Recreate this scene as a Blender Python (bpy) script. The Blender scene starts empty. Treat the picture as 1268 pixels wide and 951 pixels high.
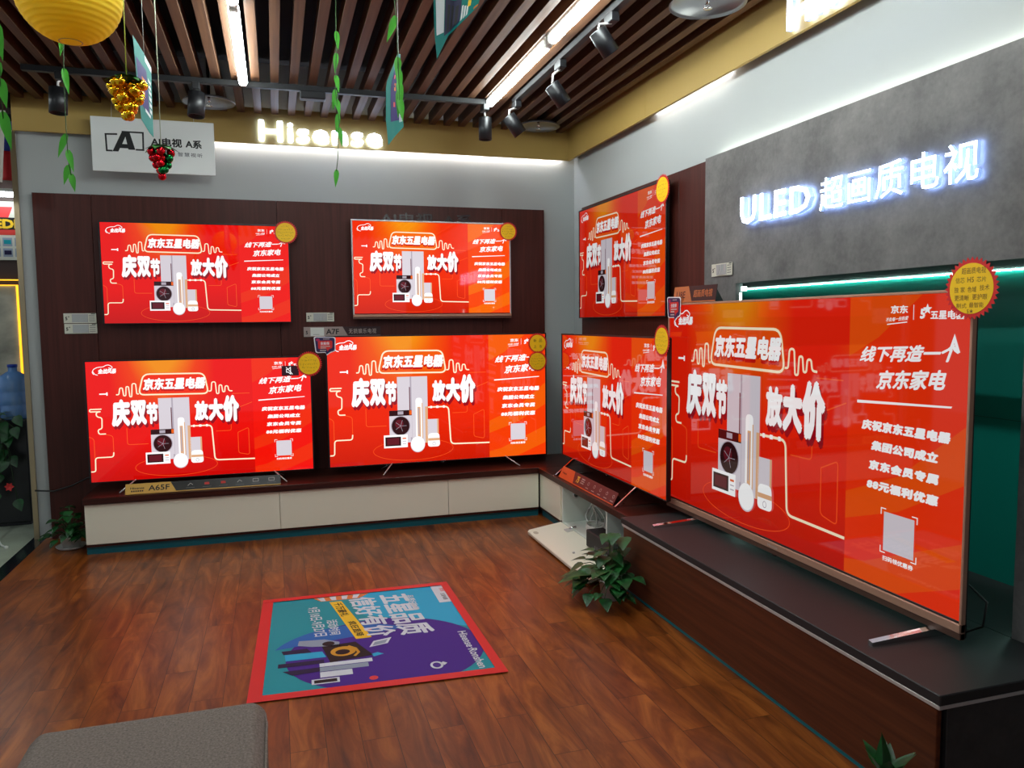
import bpy, math, random
from mathutils import Vector, Matrix
SC = bpy.context.scene
COL = SC.collection
PI = math.pi
random.seed(7)

# ---------------------------------------------------------------- camera, world, exposure
F_PX = 952.08
YAW, PITCH, ROLL = 0.297237934, 0.0816160623, -0.0102182626
cam = bpy.data.cameras.new('camera')
cam.sensor_fit = 'HORIZONTAL'; cam.sensor_width = 36.0
cam.lens = 36.0 * F_PX / 1268.0
cam.clip_start = 0.05; cam.clip_end = 100
cam_o = bpy.data.objects.new('camera', cam); COL.objects.link(cam_o)
_f = Vector((math.sin(YAW)*math.cos(PITCH), math.cos(YAW)*math.cos(PITCH), -math.sin(PITCH)))
_r = Vector((math.cos(YAW), -math.sin(YAW), 0)); _u = _r.cross(_f)
_c, _s = math.cos(ROLL), math.sin(ROLL)
_r2 = _c*_r + _s*_u; _u2 = -_s*_r + _c*_u
M = Matrix((( _r2.x, _u2.x, -_f.x, 0), (_r2.y, _u2.y, -_f.y, 0), (_r2.z, _u2.z, -_f.z, 1.5), (0, 0, 0, 1)))
cam_o.matrix_world = M
SC.camera = cam_o

TUBE_E = 55.0        # ceiling tubes
COVE_E = 42.0        # strips hidden behind the fascia
LETTER_E = 7.0       # lit shop letters
w = bpy.data.worlds.new('world'); SC.world = w; w.use_nodes = True
w.node_tree.nodes['Background'].inputs[0].default_value = (0.80, 0.88, 1.0, 1)
w.node_tree.nodes['Background'].inputs[1].default_value = 0.34
SC.view_settings.view_transform = 'Standard'
SC.view_settings.look = 'None'
SC.view_settings.exposure = 0.0
SC.view_settings.gamma = 1.0
SC.view_settings.use_curve_mapping = False
try:
    SC.cycles.use_denoising = True
    SC.cycles.max_bounces = 8
    SC.cycles.sample_clamp_indirect = 4.0
    SC.cycles.caustics_reflective = False
    SC.cycles.caustics_refractive = False
except Exception:
    pass

# ---------------------------------------------------------------- materials
def lin(c):
    out = []
    for v in c[:3]:
        v = max(0.0, v) / 255.0
        out.append(v/12.92 if v <= 0.04045 else ((v+0.055)/1.055)**2.4)
    return (out[0], out[1], out[2], 1.0)

def mat(name, c, rough=0.5, metal=0.0, emit=None, strength=0.0, spec=0.5, trans=0.0, alpha=None, bump=None, vary=None, coat=0.0):
    m = bpy.data.materials.new(name); m.use_nodes = True
    nt = m.node_tree; b = nt.nodes['Principled BSDF']
    b.inputs['Base Color'].default_value = lin(c)
    b.inputs['Roughness'].default_value = rough
    b.inputs['Metallic'].default_value = metal
    b.inputs['Specular IOR Level'].default_value = spec
    b.inputs['Transmission Weight'].default_value = trans
    b.inputs['Coat Weight'].default_value = coat
    if emit is not None:
        b.inputs['Emission Color'].default_value = lin(emit)
        b.inputs['Emission Strength'].default_value = strength
    if vary:
        sc, amt = vary
        tc = nt.nodes.new('ShaderNodeTexCoord'); mp = nt.nodes.new('ShaderNodeMapping')
        mp.inputs['Scale'].default_value = sc
        nz = nt.nodes.new('ShaderNodeTexNoise'); nz.inputs['Scale'].default_value = 1.0
        nz.inputs['Detail'].default_value = 6
        rp = nt.nodes.new('ShaderNodeValToRGB')
        a = lin([v*(1-amt) for v in c]); d = lin([min(255, v*(1+amt)) for v in c])
        rp.color_ramp.elements[0].position = 0.3; rp.color_ramp.elements[1].position = 0.7
        rp.color_ramp.elements[0].color = a; rp.color_ramp.elements[1].color = d
        nt.links.new(tc.outputs['Object'], mp.inputs['Vector'])
        nt.links.new(mp.outputs['Vector'], nz.inputs['Vector'])
        nt.links.new(nz.outputs['Fac'], rp.inputs['Fac'])
        nt.links.new(rp.outputs['Color'], b.inputs['Base Color'])
    if bump:
        bs, bd = bump
        nz2 = nt.nodes.new('ShaderNodeTexNoise'); nz2.inputs['Scale'].default_value = bs
        nz2.inputs['Detail'].default_value = 4
        tc2 = nt.nodes.new('ShaderNodeTexCoord')
        nt.links.new(tc2.outputs['Object'], nz2.inputs['Vector'])
        bp = nt.nodes.new('ShaderNodeBump'); bp.inputs['Strength'].default_value = bd
        bp.inputs['Distance'].default_value = 0.004
        nt.links.new(nz2.outputs['Fac'], bp.inputs['Height'])
        nt.links.new(bp.outputs['Normal'], b.inputs['Normal'])
    return m

def floor_material():
    m = bpy.data.materials.new('laminate_floor'); m.use_nodes = True
    nt = m.node_tree; b = nt.nodes['Principled BSDF']
    N = nt.nodes.new; L = nt.links.new
    tc = N('ShaderNodeTexCoord')
    mp = N('ShaderNodeMapping'); mp.inputs['Rotation'].default_value = (0, 0, PI/2)
    L(tc.outputs['Object'], mp.inputs['Vector'])
    br = N('ShaderNodeTexBrick'); br.offset = 0.37; br.squash = 1.0
    br.inputs['Scale'].default_value = 1.0
    br.inputs['Brick Width'].default_value = 0.80
    br.inputs['Row Height'].default_value = 0.125
    br.inputs['Mortar Size'].default_value = 0.0012
    br.inputs['Mortar Smooth'].default_value = 0.1
    br.inputs['Bias'].default_value = 0.0
    br.inputs['Color1'].default_value = (0.0, 0.0, 0.0, 1)
    br.inputs['Color2'].default_value = (1.0, 1.0, 1.0, 1)
    br.inputs['Mortar'].default_value = (0.5, 0.5, 0.5, 1)
    L(mp.outputs['Vector'], br.inputs['Vector'])
    # grain: noise stretched along the boards, shifted per board
    vm = N('ShaderNodeVectorMath'); vm.operation = 'MULTIPLY'; vm.inputs[1].default_value = (9.0, 1.6, 1.0)
    L(tc.outputs['Object'], vm.inputs[0])
    sh = N('ShaderNodeVectorMath'); sh.operation = 'MULTIPLY'; sh.inputs[1].default_value = (7.0, 13.0, 3.0)
    L(br.outputs['Color'], sh.inputs[0])
    ad = N('ShaderNodeVectorMath'); ad.operation = 'ADD'
    L(vm.outputs[0], ad.inputs[0]); L(sh.outputs[0], ad.inputs[1])
    n1 = N('ShaderNodeTexNoise'); n1.inputs['Scale'].default_value = 1.0; n1.inputs['Detail'].default_value = 8
    n1.inputs['Roughness'].default_value = 0.62; n1.inputs['Distortion'].default_value = 1.6
    L(ad.outputs[0], n1.inputs['Vector'])
    r1 = N('ShaderNodeValToRGB')
    els = r1.color_ramp.elements
    els[0].position = 0.30; els[0].color = lin((76, 33, 9))
    els[1].position = 0.72; els[1].color = lin((166, 96, 38))
    e = els.new(0.50); e.color = lin((124, 63, 19))
    L(n1.outputs['Fac'], r1.inputs['Fac'])
    # board to board tone
    mx = N('ShaderNodeMix'); mx.data_type = 'RGBA'; mx.blend_type = 'MULTIPLY'
    mx.inputs['Factor'].default_value = 1.0
    r2 = N('ShaderNodeValToRGB')
    r2.color_ramp.elements[0].color = (0.82, 0.78, 0.74, 1); r2.color_ramp.elements[1].color = (1.08, 1.06, 1.02, 1)
    L(br.outputs['Color'], r2.inputs['Fac'])
    L(r1.outputs['Color'], mx.inputs[6]); L(r2.outputs['Color'], mx.inputs[7])
    # seams
    mx2 = N('ShaderNodeMix'); mx2.data_type = 'RGBA'
    L(br.outputs['Fac'], mx2.inputs['Factor'])
    L(mx.outputs[2], mx2.inputs[6]); mx2.inputs[7].default_value = lin((46, 18, 8))
    L(mx2.outputs[2], b.inputs['Base Color'])
    b.inputs['Roughness'].default_value = 0.30
    b.inputs['Specular IOR Level'].default_value = 0.45
    n3 = N('ShaderNodeTexNoise'); n3.inputs['Scale'].default_value = 3.0
    L(tc.outputs['Object'], n3.inputs['Vector'])
    mr = N('ShaderNodeMapRange'); mr.inputs[3].default_value = 0.24; mr.inputs[4].default_value = 0.40
    L(n3.outputs['Fac'], mr.inputs[0]); L(mr.outputs[0], b.inputs['Roughness'])
    bp = N('ShaderNodeBump'); bp.inputs['Strength'].default_value = 0.12; bp.inputs['Distance'].default_value = 0.002
    L(n1.outputs['Fac'], bp.inputs['Height']); L(bp.outputs['Normal'], b.inputs['Normal'])
    return m

def wood_material(name, c1, c2, scale, rough=0.4, axis='z'):
    m = bpy.data.materials.new(name); m.use_nodes = True
    nt = m.node_tree; b = nt.nodes['Principled BSDF']; N = nt.nodes.new; L = nt.links.new
    tc = N('ShaderNodeTexCoord'); mp = N('ShaderNodeMapping')
    s = {'z': (60, 60, 2.0), 'x': (2.0, 60, 60), 'y': (60, 2.0, 60)}[axis]
    mp.inputs['Scale'].default_value = tuple(v*scale for v in s)
    L(tc.outputs['Object'], mp.inputs['Vector'])
    n = N('ShaderNodeTexNoise'); n.inputs['Scale'].default_value = 1.0; n.inputs['Detail'].default_value = 5
    L(mp.outputs['Vector'], n.inputs['Vector'])
    r = N('ShaderNodeValToRGB'); r.color_ramp.elements[0].position = 0.35; r.color_ramp.elements[1].position = 0.68
    r.color_ramp.elements[0].color = lin(c1); r.color_ramp.elements[1].color = lin(c2)
    L(n.outputs['Fac'], r.inputs['Fac']); L(r.outputs['Color'], b.inputs['Base Color'])
    b.inputs['Roughness'].default_value = rough; b.inputs['Specular IOR Level'].default_value = 0.28
    return m

def concrete_material(name, c1, c2, rough=0.75):
    m = bpy.data.materials.new(name); m.use_nodes = True
    nt = m.node_tree; b = nt.nodes['Principled BSDF']; N = nt.nodes.new; L = nt.links.new
    tc = N('ShaderNodeTexCoord')
    n = N('ShaderNodeTexNoise'); n.inputs['Scale'].default_value = 3.5; n.inputs['Detail'].default_value = 10
    n.inputs['Roughness'].default_value = 0.7
    L(tc.outputs['Object'], n.inputs['Vector'])
    r = N('ShaderNodeValToRGB'); r.color_ramp.elements[0].position = 0.36; r.color_ramp.elements[1].position = 0.66
    r.color_ramp.elements[0].color = lin(c1); r.color_ramp.elements[1].color = lin(c2)
    L(n.outputs['Fac'], r.inputs['Fac'])
    n2 = N('ShaderNodeTexNoise'); n2.inputs['Scale'].default_value = 60; n2.inputs['Detail'].default_value = 3
    L(tc.outputs['Object'], n2.inputs['Vector'])
    mx = N('ShaderNodeMix'); mx.data_type = 'RGBA'; mx.blend_type = 'MULTIPLY'; mx.inputs['Factor'].default_value = 0.35
    L(r.outputs['Color'], mx.inputs[6]); L(n2.outputs['Color'], mx.inputs[7])
    r3 = N('ShaderNodeRGBToBW'); L(n2.outputs['Color'], r3.inputs[0]); L(r3.outputs[0], mx.inputs[7])
    L(mx.outputs[2], b.inputs['Base Color'])
    b.inputs['Roughness'].default_value = rough
    return m

WHITE_WALL = mat('white_wall_paint', (168, 171, 170), 0.7, bump=(180, 0.08))
DARK_WOOD = wood_material('dark_brown_laminate', (62, 25, 19), (76, 33, 26), 1.0, 0.42, 'z')
TOP_WOOD = wood_material('worktop_laminate', (44, 18, 13), (70, 30, 22), 1.0, 0.32, 'x')
DESK_WOOD = wood_material('console_laminate', (76, 38, 22), (100, 52, 30), 0.8, 0.4, 'y')
SLAT = wood_material('ceiling_slat_wood', (78, 51, 34), (102, 70, 47), 0.7, 0.5, 'y')
VOID = mat('ceiling_void_black', (22, 22, 27), 0.9)
GOLD = mat('gold_fascia_paint', (168, 138, 72), 0.6)
CONC = concrete_material('grey_concrete_panel', (102, 99, 98), (140, 136, 133))
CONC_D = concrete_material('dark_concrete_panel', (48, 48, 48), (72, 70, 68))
WHITE_LAM = mat('white_cabinet_laminate', (238, 236, 216), 0.28)
WHITE_IN = mat('white_cabinet_inside', (224, 230, 220), 0.45)
TEAL = mat('teal_kick_strip', (0, 92, 104), 0.4)
TEAL_W = mat('teal_back_panel', (4, 116, 104), 0.35)
CHAR = mat('charcoal_console_top', (33, 33, 34), 0.55, vary=((3, 3, 3), 0.10))
ALU = mat('brushed_aluminium', (205, 203, 200), 0.32, 0.35)
CHROME = mat('polished_chrome', (220, 220, 222), 0.12, 1.0)
BLACK = mat('black_plastic', (16, 16, 18), 0.35)
BLACK_M = mat('matte_black_metal', (24, 24, 27), 0.42, 0.2)
BRONZE = mat('bronze_metal', (196, 150, 126), 0.32, 0.3)
BRASS = mat('brushed_steel_trim', (168, 150, 120), 0.3, 0.9)
TUBE = mat('lit_tube', (255, 255, 255), 0.5, emit=(238, 250, 248), strength=TUBE_E)
TUBE_FAR = mat('lit_tube_far', (255, 255, 255), 0.5, emit=(240, 250, 255), strength=22.0)
COVE = mat('lit_cove_strip', (255, 255, 255), 0.5, emit=(238, 243, 255), strength=COVE_E)
LET_SIDE = mat('lit_letter_side', (240, 244, 255), 0.5, emit=(120, 160, 255), strength=1.1)
LET_BACK = mat('lit_letter_back', (255, 255, 255), 0.5, emit=(150, 184, 255), strength=LETTER_E*3.0)
LETTER = mat('lit_letter_white', (255, 255, 255), 0.5, emit=(206, 222, 255), strength=LETTER_E)
PAPERW = mat('white_card', (214, 214, 208), 0.55)
INK = mat('black_ink', (14, 14, 16), 0.6)
GREYINK = mat('grey_ink', (96, 96, 100), 0.6)
REDSTAR = mat('red_star_card', (214, 30, 30), 0.5)
YELSTAR = mat('yellow_star_card', (255, 204, 8), 0.5)
TAPE = mat('red_tape', (214, 26, 26), 0.45)
LEAF = mat('dark_green_leaf', (20, 72, 30), 0.42, vary=((20, 20, 20), 0.35))
LEAF_L = mat('bright_green_plastic_leaf', (70, 168, 40), 0.45)
STEM = mat('green_stem', (44, 74, 30), 0.6)
POT = mat('white_plastic_pot', (206, 204, 198), 0.4)
SOIL = mat('potting_soil', (36, 24, 16), 0.9)
FABRIC = mat('grey_woven_fabric', (116, 104, 96), 0.9, bump=(420, 0.5), vary=((160, 160, 160), 0.18))
CABLE_W = mat('white_cable', (210, 212, 206), 0.45)
CABLE_B = mat('black_cable', (20, 18, 18), 0.5)

# ---------------------------------------------------------------- mesh helpers
class MB:
    def __init__(self): self.v = []; self.f = []; self.m = []; self.mats = []; self.sm = []
    def mi(self, m):
        if m not in self.mats: self.mats.append(m)
        return self.mats.index(m)
    def add(self, verts, faces, m, smooth=False):
        o = len(self.v); k = self.mi(m)
        self.v.extend([tuple(p) for p in verts])
        for f in faces:
            self.f.append([i+o for i in f]); self.m.append(k); self.sm.append(smooth)
        return self
    def box(self, lo, hi, m, bev=0.0):
        x0, y0, z0 = lo; x1, y1, z1 = hi
        if bev <= 0:
            V = [(x0,y0,z0),(x1,y0,z0),(x1,y1,z0),(x0,y1,z0),(x0,y0,z1),(x1,y0,z1),(x1,y1,z1),(x0,y1,z1)]
            return self.add(V, [(0,3,2,1),(4,5,6,7),(0,1,5,4),(1,2,6,5),(2,3,7,6),(3,0,4,7)], m)
        b = min(bev, (x1-x0)/2.01, (y1-y0)/2.01, (z1-z0)/2.01)
        c = ((x0+x1)/2, (y0+y1)/2, (z0+z1)/2); h = ((x1-x0)/2, (y1-y0)/2, (z1-z0)/2)
        V = []; idx = {}
        for sx in (-1, 1):
            for sy in (-1, 1):
                for sz in (-1, 1):
                    for a in range(3):
                        p = []
                        for k, s in enumerate((sx, sy, sz)):
                            p.append(c[k] + s*(h[k] if k == a else h[k]-b))
                        idx[(sx, sy, sz, a)] = len(V); V.append(tuple(p))
        Fc = []
        for a in range(3):
            o1, o2 = [(1, 2), (2, 0), (0, 1)][a]
            for s in (-1, 1):
                q = []
                for (s1, s2) in ((-1,-1),(1,-1),(1,1),(-1,1)):
                    k = [0, 0, 0]; k[a] = s; k[o1] = s1; k[o2] = s2; q.append(idx[(k[0], k[1], k[2], a)])
                Fc.append(q if s > 0 else q[::-1])
        for a in range(3):
            o1, o2 = [(1, 2), (2, 0), (0, 1)][a]
            for s1 in (-1, 1):
                for s2 in (-1, 1):
                    def key(sa, face):
                        k = [0, 0, 0]; k[a] = sa; k[o1] = s1; k[o2] = s2; return idx[(k[0], k[1], k[2], face)]
                    q = [key(-1, o1), key(1, o1), key(1, o2), key(-1, o2)]
                    Fc.append(q if s1*s2 < 0 else q[::-1])
        for sx in (-1, 1):
            for sy in (-1, 1):
                for sz in (-1, 1):
                    q = [idx[(sx, sy, sz, a)] for a in range(3)]
                    Fc.append(q if sx*sy*sz > 0 else q[::-1])
        return self.add(V, Fc, m)
    def tube(self, pts, r, m, n=10, caps=True, smooth=True):
        pts = [Vector(p) for p in pts]
        rs = r if isinstance(r, (list, tuple)) else [r]*len(pts)
        V = []; F = []
        prev = None
        for i, p in enumerate(pts):
            t = (pts[min(i+1, len(pts)-1)] - pts[max(i-1, 0)]).normalized()
            if prev is None:
                a = Vector((0, 0, 1)) if abs(t.z) < 0.9 else Vector((1, 0, 0))
                u = t.cross(a).normalized()
            else:
                u = (prev - t*prev.dot(t))
                u = u.normalized() if u.length > 1e-6 else t.orthogonal().normalized()
            prev = u; v = t.cross(u)
            for k in range(n):
                a = 2*PI*k/n
                V.append(p + rs[i]*(math.cos(a)*u + math.sin(a)*v))
        for i in range(len(pts)-1):
            for k in range(n):
                F.append((i*n+k, i*n+(k+1) % n, (i+1)*n+(k+1) % n, (i+1)*n+k))
        if caps:
            F.append(tuple(range(n))[::-1]); F.append(tuple((len(pts)-1)*n+k for k in range(n)))
        return self.add(V, F, m, smooth)
    def lathe(self, prof, m, c=(0, 0, 0), n=32, smooth=True, ax=None):
        V = []; F = []
        R = ax if ax is not None else Matrix.Identity(3)
        for (r, z) in prof:
            for k in range(n):
                a = 2*PI*k/n
                V.append(Vector(c) + R @ Vector((r*math.cos(a), r*math.sin(a), z)))
        for i in range(len(prof)-1):
            for k in range(n):
                F.append((i*n+k, i*n+(k+1) % n, (i+1)*n+(k+1) % n, (i+1)*n+k))
        if prof[0][0] > 1e-6: F.append(tuple(range(n))[::-1])
        if prof[-1][0] > 1e-6: F.append(tuple((len(prof)-1)*n+k for k in range(n)))
        return self.add(V, F, m, smooth)
    def prism(self, poly, d0, d1, m, plane):
        """poly in 2-D, plane(a,b,d) -> 3-D; sides included"""
        n = len(poly)
        V = [plane(a, b, d0) for a, b in poly] + [plane(a, b, d1) for a, b in poly]
        F = [tuple(range(n)), tuple(range(2*n-1, n-1, -1))]
        for i in range(n):
            j = (i+1) % n
            F.append((j, i, n+i, n+j))
        return self.add(V, F, m)
    def sphere(self, c, r, m, n=12, k=8, s=(1, 1, 1)):
        prof = [(r*math.sin(PI*i/k), -r*math.cos(PI*i/k)) for i in range(k+1)]
        prof[0] = (0.0001*r, -r); prof[-1] = (0.0001*r, r)
        V = []; F = []
        for (a, z) in prof:
            for j in range(n):
                t = 2*PI*j/n
                V.append((c[0]+a*math.cos(t)*s[0], c[1]+a*math.sin(t)*s[1], c[2]+z*s[2]))
        for i in range(k):
            for j in range(n):
                F.append((i*n+j, i*n+(j+1) % n, (i+1)*n+(j+1) % n, (i+1)*n+j))
        return self.add(V, F, m, True)
    def mesh(self, name):
        me = bpy.data.meshes.new(name)
        me.from_pydata(self.v, [], self.f)
        for m in self.mats: me.materials.append(m)
        me.polygons.foreach_set('material_index', self.m)
        me.polygons.foreach_set('use_smooth', self.sm)
        me.update()
        return me
    def build(self, name, parent=None, loc=None):
        o = bpy.data.objects.new(name, self.mesh(name)); COL.objects.link(o)
        if parent is not None: o.parent = parent
        if loc is not None: o.location = loc
        return o

def tag(o, label, cat, group=None, kind=None):
    if label: o['label'] = label
    if cat: o['category'] = cat
    if group: o['group'] = group
    if kind: o['kind'] = kind
    return o
def empty(name, loc, rz=0.0, label=None, cat=None, group=None):
    o = bpy.data.objects.new(name, None); COL.objects.link(o)
    o.empty_display_size = 0.1
    o.location = loc; o.rotation_euler = (0, 0, rz)
    return tag(o, label, cat, group)
def struct(name, mb):
    o = mb.build(name); o['kind'] = 'structure'; return o
def copy_tree(o, parent=None):
    c = o.copy(); COL.objects.link(c)
    if parent is not None: c.parent = parent
    for ch in list(o.children): copy_tree(ch, c)
    return c

# ---- lettering
_glyph = {}
def glyphs(body, spacing=1.0):
    k = (body, spacing)
    if k in _glyph: return _glyph[k]
    cu = bpy.data.curves.new('lettering', 'FONT'); cu.body = body; cu.resolution_u = 2
    cu.space_character = spacing
    o = bpy.data.objects.new('lettering', cu); COL.objects.link(o)
    dg = bpy.context.evaluated_depsgraph_get(); dg.update()
    me = bpy.data.meshes.new_from_object(o.evaluated_get(dg))
    V = [(v.co.x, v.co.y) for v in me.vertices]; F = [tuple(p.vertices) for p in me.polygons]
    bpy.data.objects.remove(o); bpy.data.meshes.remove(me); bpy.data.curves.remove(cu)
    xs = [p[0] for p in V]; ys = [p[1] for p in V]
    x0, x1, y0, y1 = min(xs), max(xs), min(ys), max(ys)
    _glyph[k] = (V, F, x0, x1, y0, y1)
    return _glyph[k]
def bil(q, u, v):
    (ax, ay), (bx, by), (cx, cy), (dx, dy) = q
    return ((ax*(1-u)+bx*u)*(1-v) + (dx*(1-u)+cx*u)*v, (ay*(1-u)+by*u)*(1-v) + (dy*(1-u)+cy*u)*v)
def text(mb, body, quad, m, depth, plane, bold=0.0, spacing=1.0):
    """letters filling the quad (TL, TR, BR, BL in plane units)"""
    V, F, x0, x1, y0, y1 = glyphs(body, spacing)
    offs = [(0, 0)]
    if bold > 0: offs = [(bold*math.cos(a), bold*math.sin(a)) for a in [PI/4*k for k in range(8)]] + [(0, 0)]
    X0, X1, Y0, Y1 = x0-bold, x1+bold, y0-bold, y1+bold
    for k, (dx, dy) in enumerate(offs):
        vv = []
        for (x, y) in V:
            u = (x+dx-X0)/(X1-X0); v = 1-(y+dy-Y0)/(Y1-Y0)
            a, b = bil(quad, u, v)
            vv.append(plane(a, b, depth + k*0.00002))
        mb.add(vv, F, m)
def rect(a0, b0, a1, b1): return [(a0, b0), (a1, b0), (a1, b1), (a0, b1)]
def rpoly(pts, r, closed=False, n=5):
    out = []; N = len(pts)
    for i, p in enumerate(pts):
        if not closed and i in (0, N-1): out.append(p); continue
        a = Vector(pts[i-1]); b = Vector(p); c = Vector(pts[(i+1) % N])
        d1 = (a-b); d2 = (c-b)
        rr = min(r, d1.length*0.49, d2.length*0.49)
        p1 = b+d1.normalized()*rr; p2 = b+d2.normalized()*rr
        for k in range(n+1):
            t = k/n
            q = p1*(1-t)**2 + b*2*t*(1-t) + p2*t*t
            out.append((q.x, q.y))
    return out
def stroke(mb, pts, wd, m, depth, plane, closed=False):
    P = [Vector(p) for p in pts]
    n = len(P); V = []
    for i, p in enumerate(P):
        a = P[i-1] if (i > 0 or closed) else p
        c = P[(i+1) % n] if (i < n-1 or closed) else p
        d1 = (p-a); d2 = (c-p)
        if d1.length < 1e-9: d1 = d2
        if d2.length < 1e-9: d2 = d1
        d1 = d1.normalized(); d2 = d2.normalized()
        t = (d1+d2); t = t.normalized() if t.length > 1e-6 else d1
        nn = Vector((-t.y, t.x)); k = max(0.4, nn.dot(Vector((-d1.y, d1.x))))
        V.append(plane(*(p+nn*wd/2/k), depth)); V.append(plane(*(p-nn*wd/2/k), depth))
    F = []
    for i in range(n if closed else n-1):
        j = (i+1) % n
        F.append((2*i, 2*i+1, 2*j+1, 2*j))
    mb.add(V, F, m)
def poly(mb, pts, m, depth, plane): mb.add([plane(a, b, depth) for a, b in pts], [tuple(range(len(pts)))], m)
def ell(cx, cy, rx, ry, n=28): return [(cx+rx*math.cos(2*PI*k/n), cy+ry*math.sin(2*PI*k/n)) for k in range(n)]

# ================================================================ THE SETTING
XW = 2.42; YW = 6.08; ZC = 3.02
XL = -1.65
f = MB(); f.box((-1.60, -2.5, -0.06), (3.2, 6.2, 0.0), floor_material()); struct('floor', f)
f = MB(); f.box((-6.0, -2.5, -0.06), (-1.69, 11.0, -0.002), mat('pale_green_tile', (176, 184, 164), 0.18, vary=((4, 4, 4), 0.06)))
f.box((-1.69, 6.2, -0.06), (0.5, 11.0, -0.002), f.mats[0]); struct('floor_tile', f)
f = MB(); f.box((-1.69, -2.5, -0.06), (-1.60, 6.2, 0.001), mat('black_marble_threshold', (22, 26, 30), 0.12)); struct('trim_1', f)

# back wall, end return with its steel corner
f = MB(); f.box((XL, YW, 0), (XW+0.6, YW+0.14, 3.45), WHITE_WALL); struct('wall_back', f)
f = MB(); f.box((XL-0.022, YW-0.012, 0), (XL+0.010, YW+0.150, 2.82), BRASS); struct('trim_2', f)
# dark panelling on the back wall, in four boards
xs = [-1.555, -1.195, 0.038, 1.777, 2.142]
f = MB()
for a, b in zip(xs[:-1], xs[1:]):
    f.box((a+0.0012, 6.042, 0.0), (b-0.0012, YW-0.0005, 2.406), DARK_WOOD, 0.0015)
struct('wall_back_panel', f)
# right wall with the alcove
XA = 2.82
f = MB()
f.box((XW, -2.5, 1.75), (XW+0.5, YW, 3.45), WHITE_WALL)
f.box((XW, 3.66, 0.0), (XW+0.02, 4.30, 1.75), WHITE_WALL)
f.box((XW, 4.30, 0.0), (XW+0.5, YW, 1.75), WHITE_WALL)
struct('wall_right', f)
f = MB()
ys = [5.815, 4.255, 3.922]
for a, b in zip(ys[:-1], ys[1:]): f.box((2.38, b+0.0012, 0.0), (XW-0.0005, a-0.0012, 2.398), DARK_WOOD, 0.0015)
struct('wall_right_panel', f)
# grey concrete cladding: lintel, far jamb, near pier and the alcove's lining
f = MB()
f.box((2.36, -2.5, 1.69), (2.385, 3.92, 2.404), CONC)
f.box((2.36, 3.605, 0.0), (2.385, 3.92, 1.69), CONC)
f.box((2.36, -2.5, 0.0), (2.385, 1.93, 1.69), CONC)
struct('wall_right_concrete', f)
f = MB()
SOFF = mat('black_soffit', (26, 29, 31), 0.8)
f.box((2.385, 1.85, 1.69), (XA, 3.66, 1.72), SOFF)
f.box((2.441, 3.66, 1.69), (XA, 4.28, 1.72), SOFF)
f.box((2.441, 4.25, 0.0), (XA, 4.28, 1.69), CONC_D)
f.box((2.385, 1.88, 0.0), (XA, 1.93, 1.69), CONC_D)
struct('trim_3', f)
f = MB(); f.box((XA, 1.85, 0.0), (XA+0.03, 4.28, 1.72), TEAL_W); f.box((XA-0.002, 1.93, 1.08), (XA, 4.25, 1.084), mat('teal_seam', (3, 80, 72), 0.4))
struct('wall_alcove', f)
# gold fascia boards
f = MB(); f.box((-1.635, 6.0, 2.805), (2.36, 6.02, 3.06), GOLD)
struct('trim_4', f)
f = MB(); f.box((2.34, 4.63, 2.805), (2.36, 6.0, 3.06), GOLD); f.box((2.34, -2.5, 2.805), (2.36, 4.628, 3.06), GOLD)
struct('trim_5', f)
# ceiling: black void with wooden slats
f = MB(); f.box((-6.0, -2.5, 3.40), (XW, 11.0, 3.45), VOID)
x = -0.159 + 0.1163*21
while x > -1.62:
    f.box((x-0.050, -2.4, ZC), (x, 6.0, ZC+0.085), SLAT); x -= 0.1163
struct('ceiling', f)
f = MB(); f.box((-1.78, -2.4, 2.96), (-1.655, 6.22, 3.40), mat('brown_header', (64, 44, 30), 0.6)); struct('trim_6', f)

# ================================================================ LAMPS
def tube_light(name, x, y0, y1, label):
    t = empty(name, (x, (y0+y1)/2, 2.985), 0, label, 'ceiling light', 'tube lights between the slats')
    L = (y1-y0)/2
    b = MB(); b.box((-0.024, -L, 0.018), (0.024, L, 0.05), ALU, 0.004); b.build('batten', t)
    b = MB(); b.tube([(0, -L+0.02, 0), (0, L-0.02, 0)], 0.026, TUBE, 14); b.build('tube', t)
    for s in (-1, 1):
        b = MB(); b.box((-0.02, s*L-0.02, -0.02), (0.02, s*L+0.02, 0.04), PAPERW, 0.004); b.build('end_cap', t)
    return t
tube_light('tube_light', -0.138, 3.965, 5.15, 'single lit tube above the lit shop name, ending near the rear track')
tube_light('tube_light', 1.455, 4.03, 5.20, 'lit tube beside the side track, its end near the rear corner')
tube_light('tube_light', -0.138, 2.70, 3.90, 'lit tube continuing the row above the green vine, mostly above the frame')
tube_light('tube_light', 1.455, 2.78, 3.965, 'lit tube beside the side track, cut by the top of the picture')
for x, y in ((-0.138, 1.45), (1.455, 1.53), (-2.6, 0.6), (-2.6, 2.4), (-2.9, 4.9)):  # unseen tubes added to brighten the floor, cabinets and the shop beyond
    tube_light('tube_light', x, y, y+1.2, 'added fill-light tube overhead, unseen outside the picture')
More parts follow.
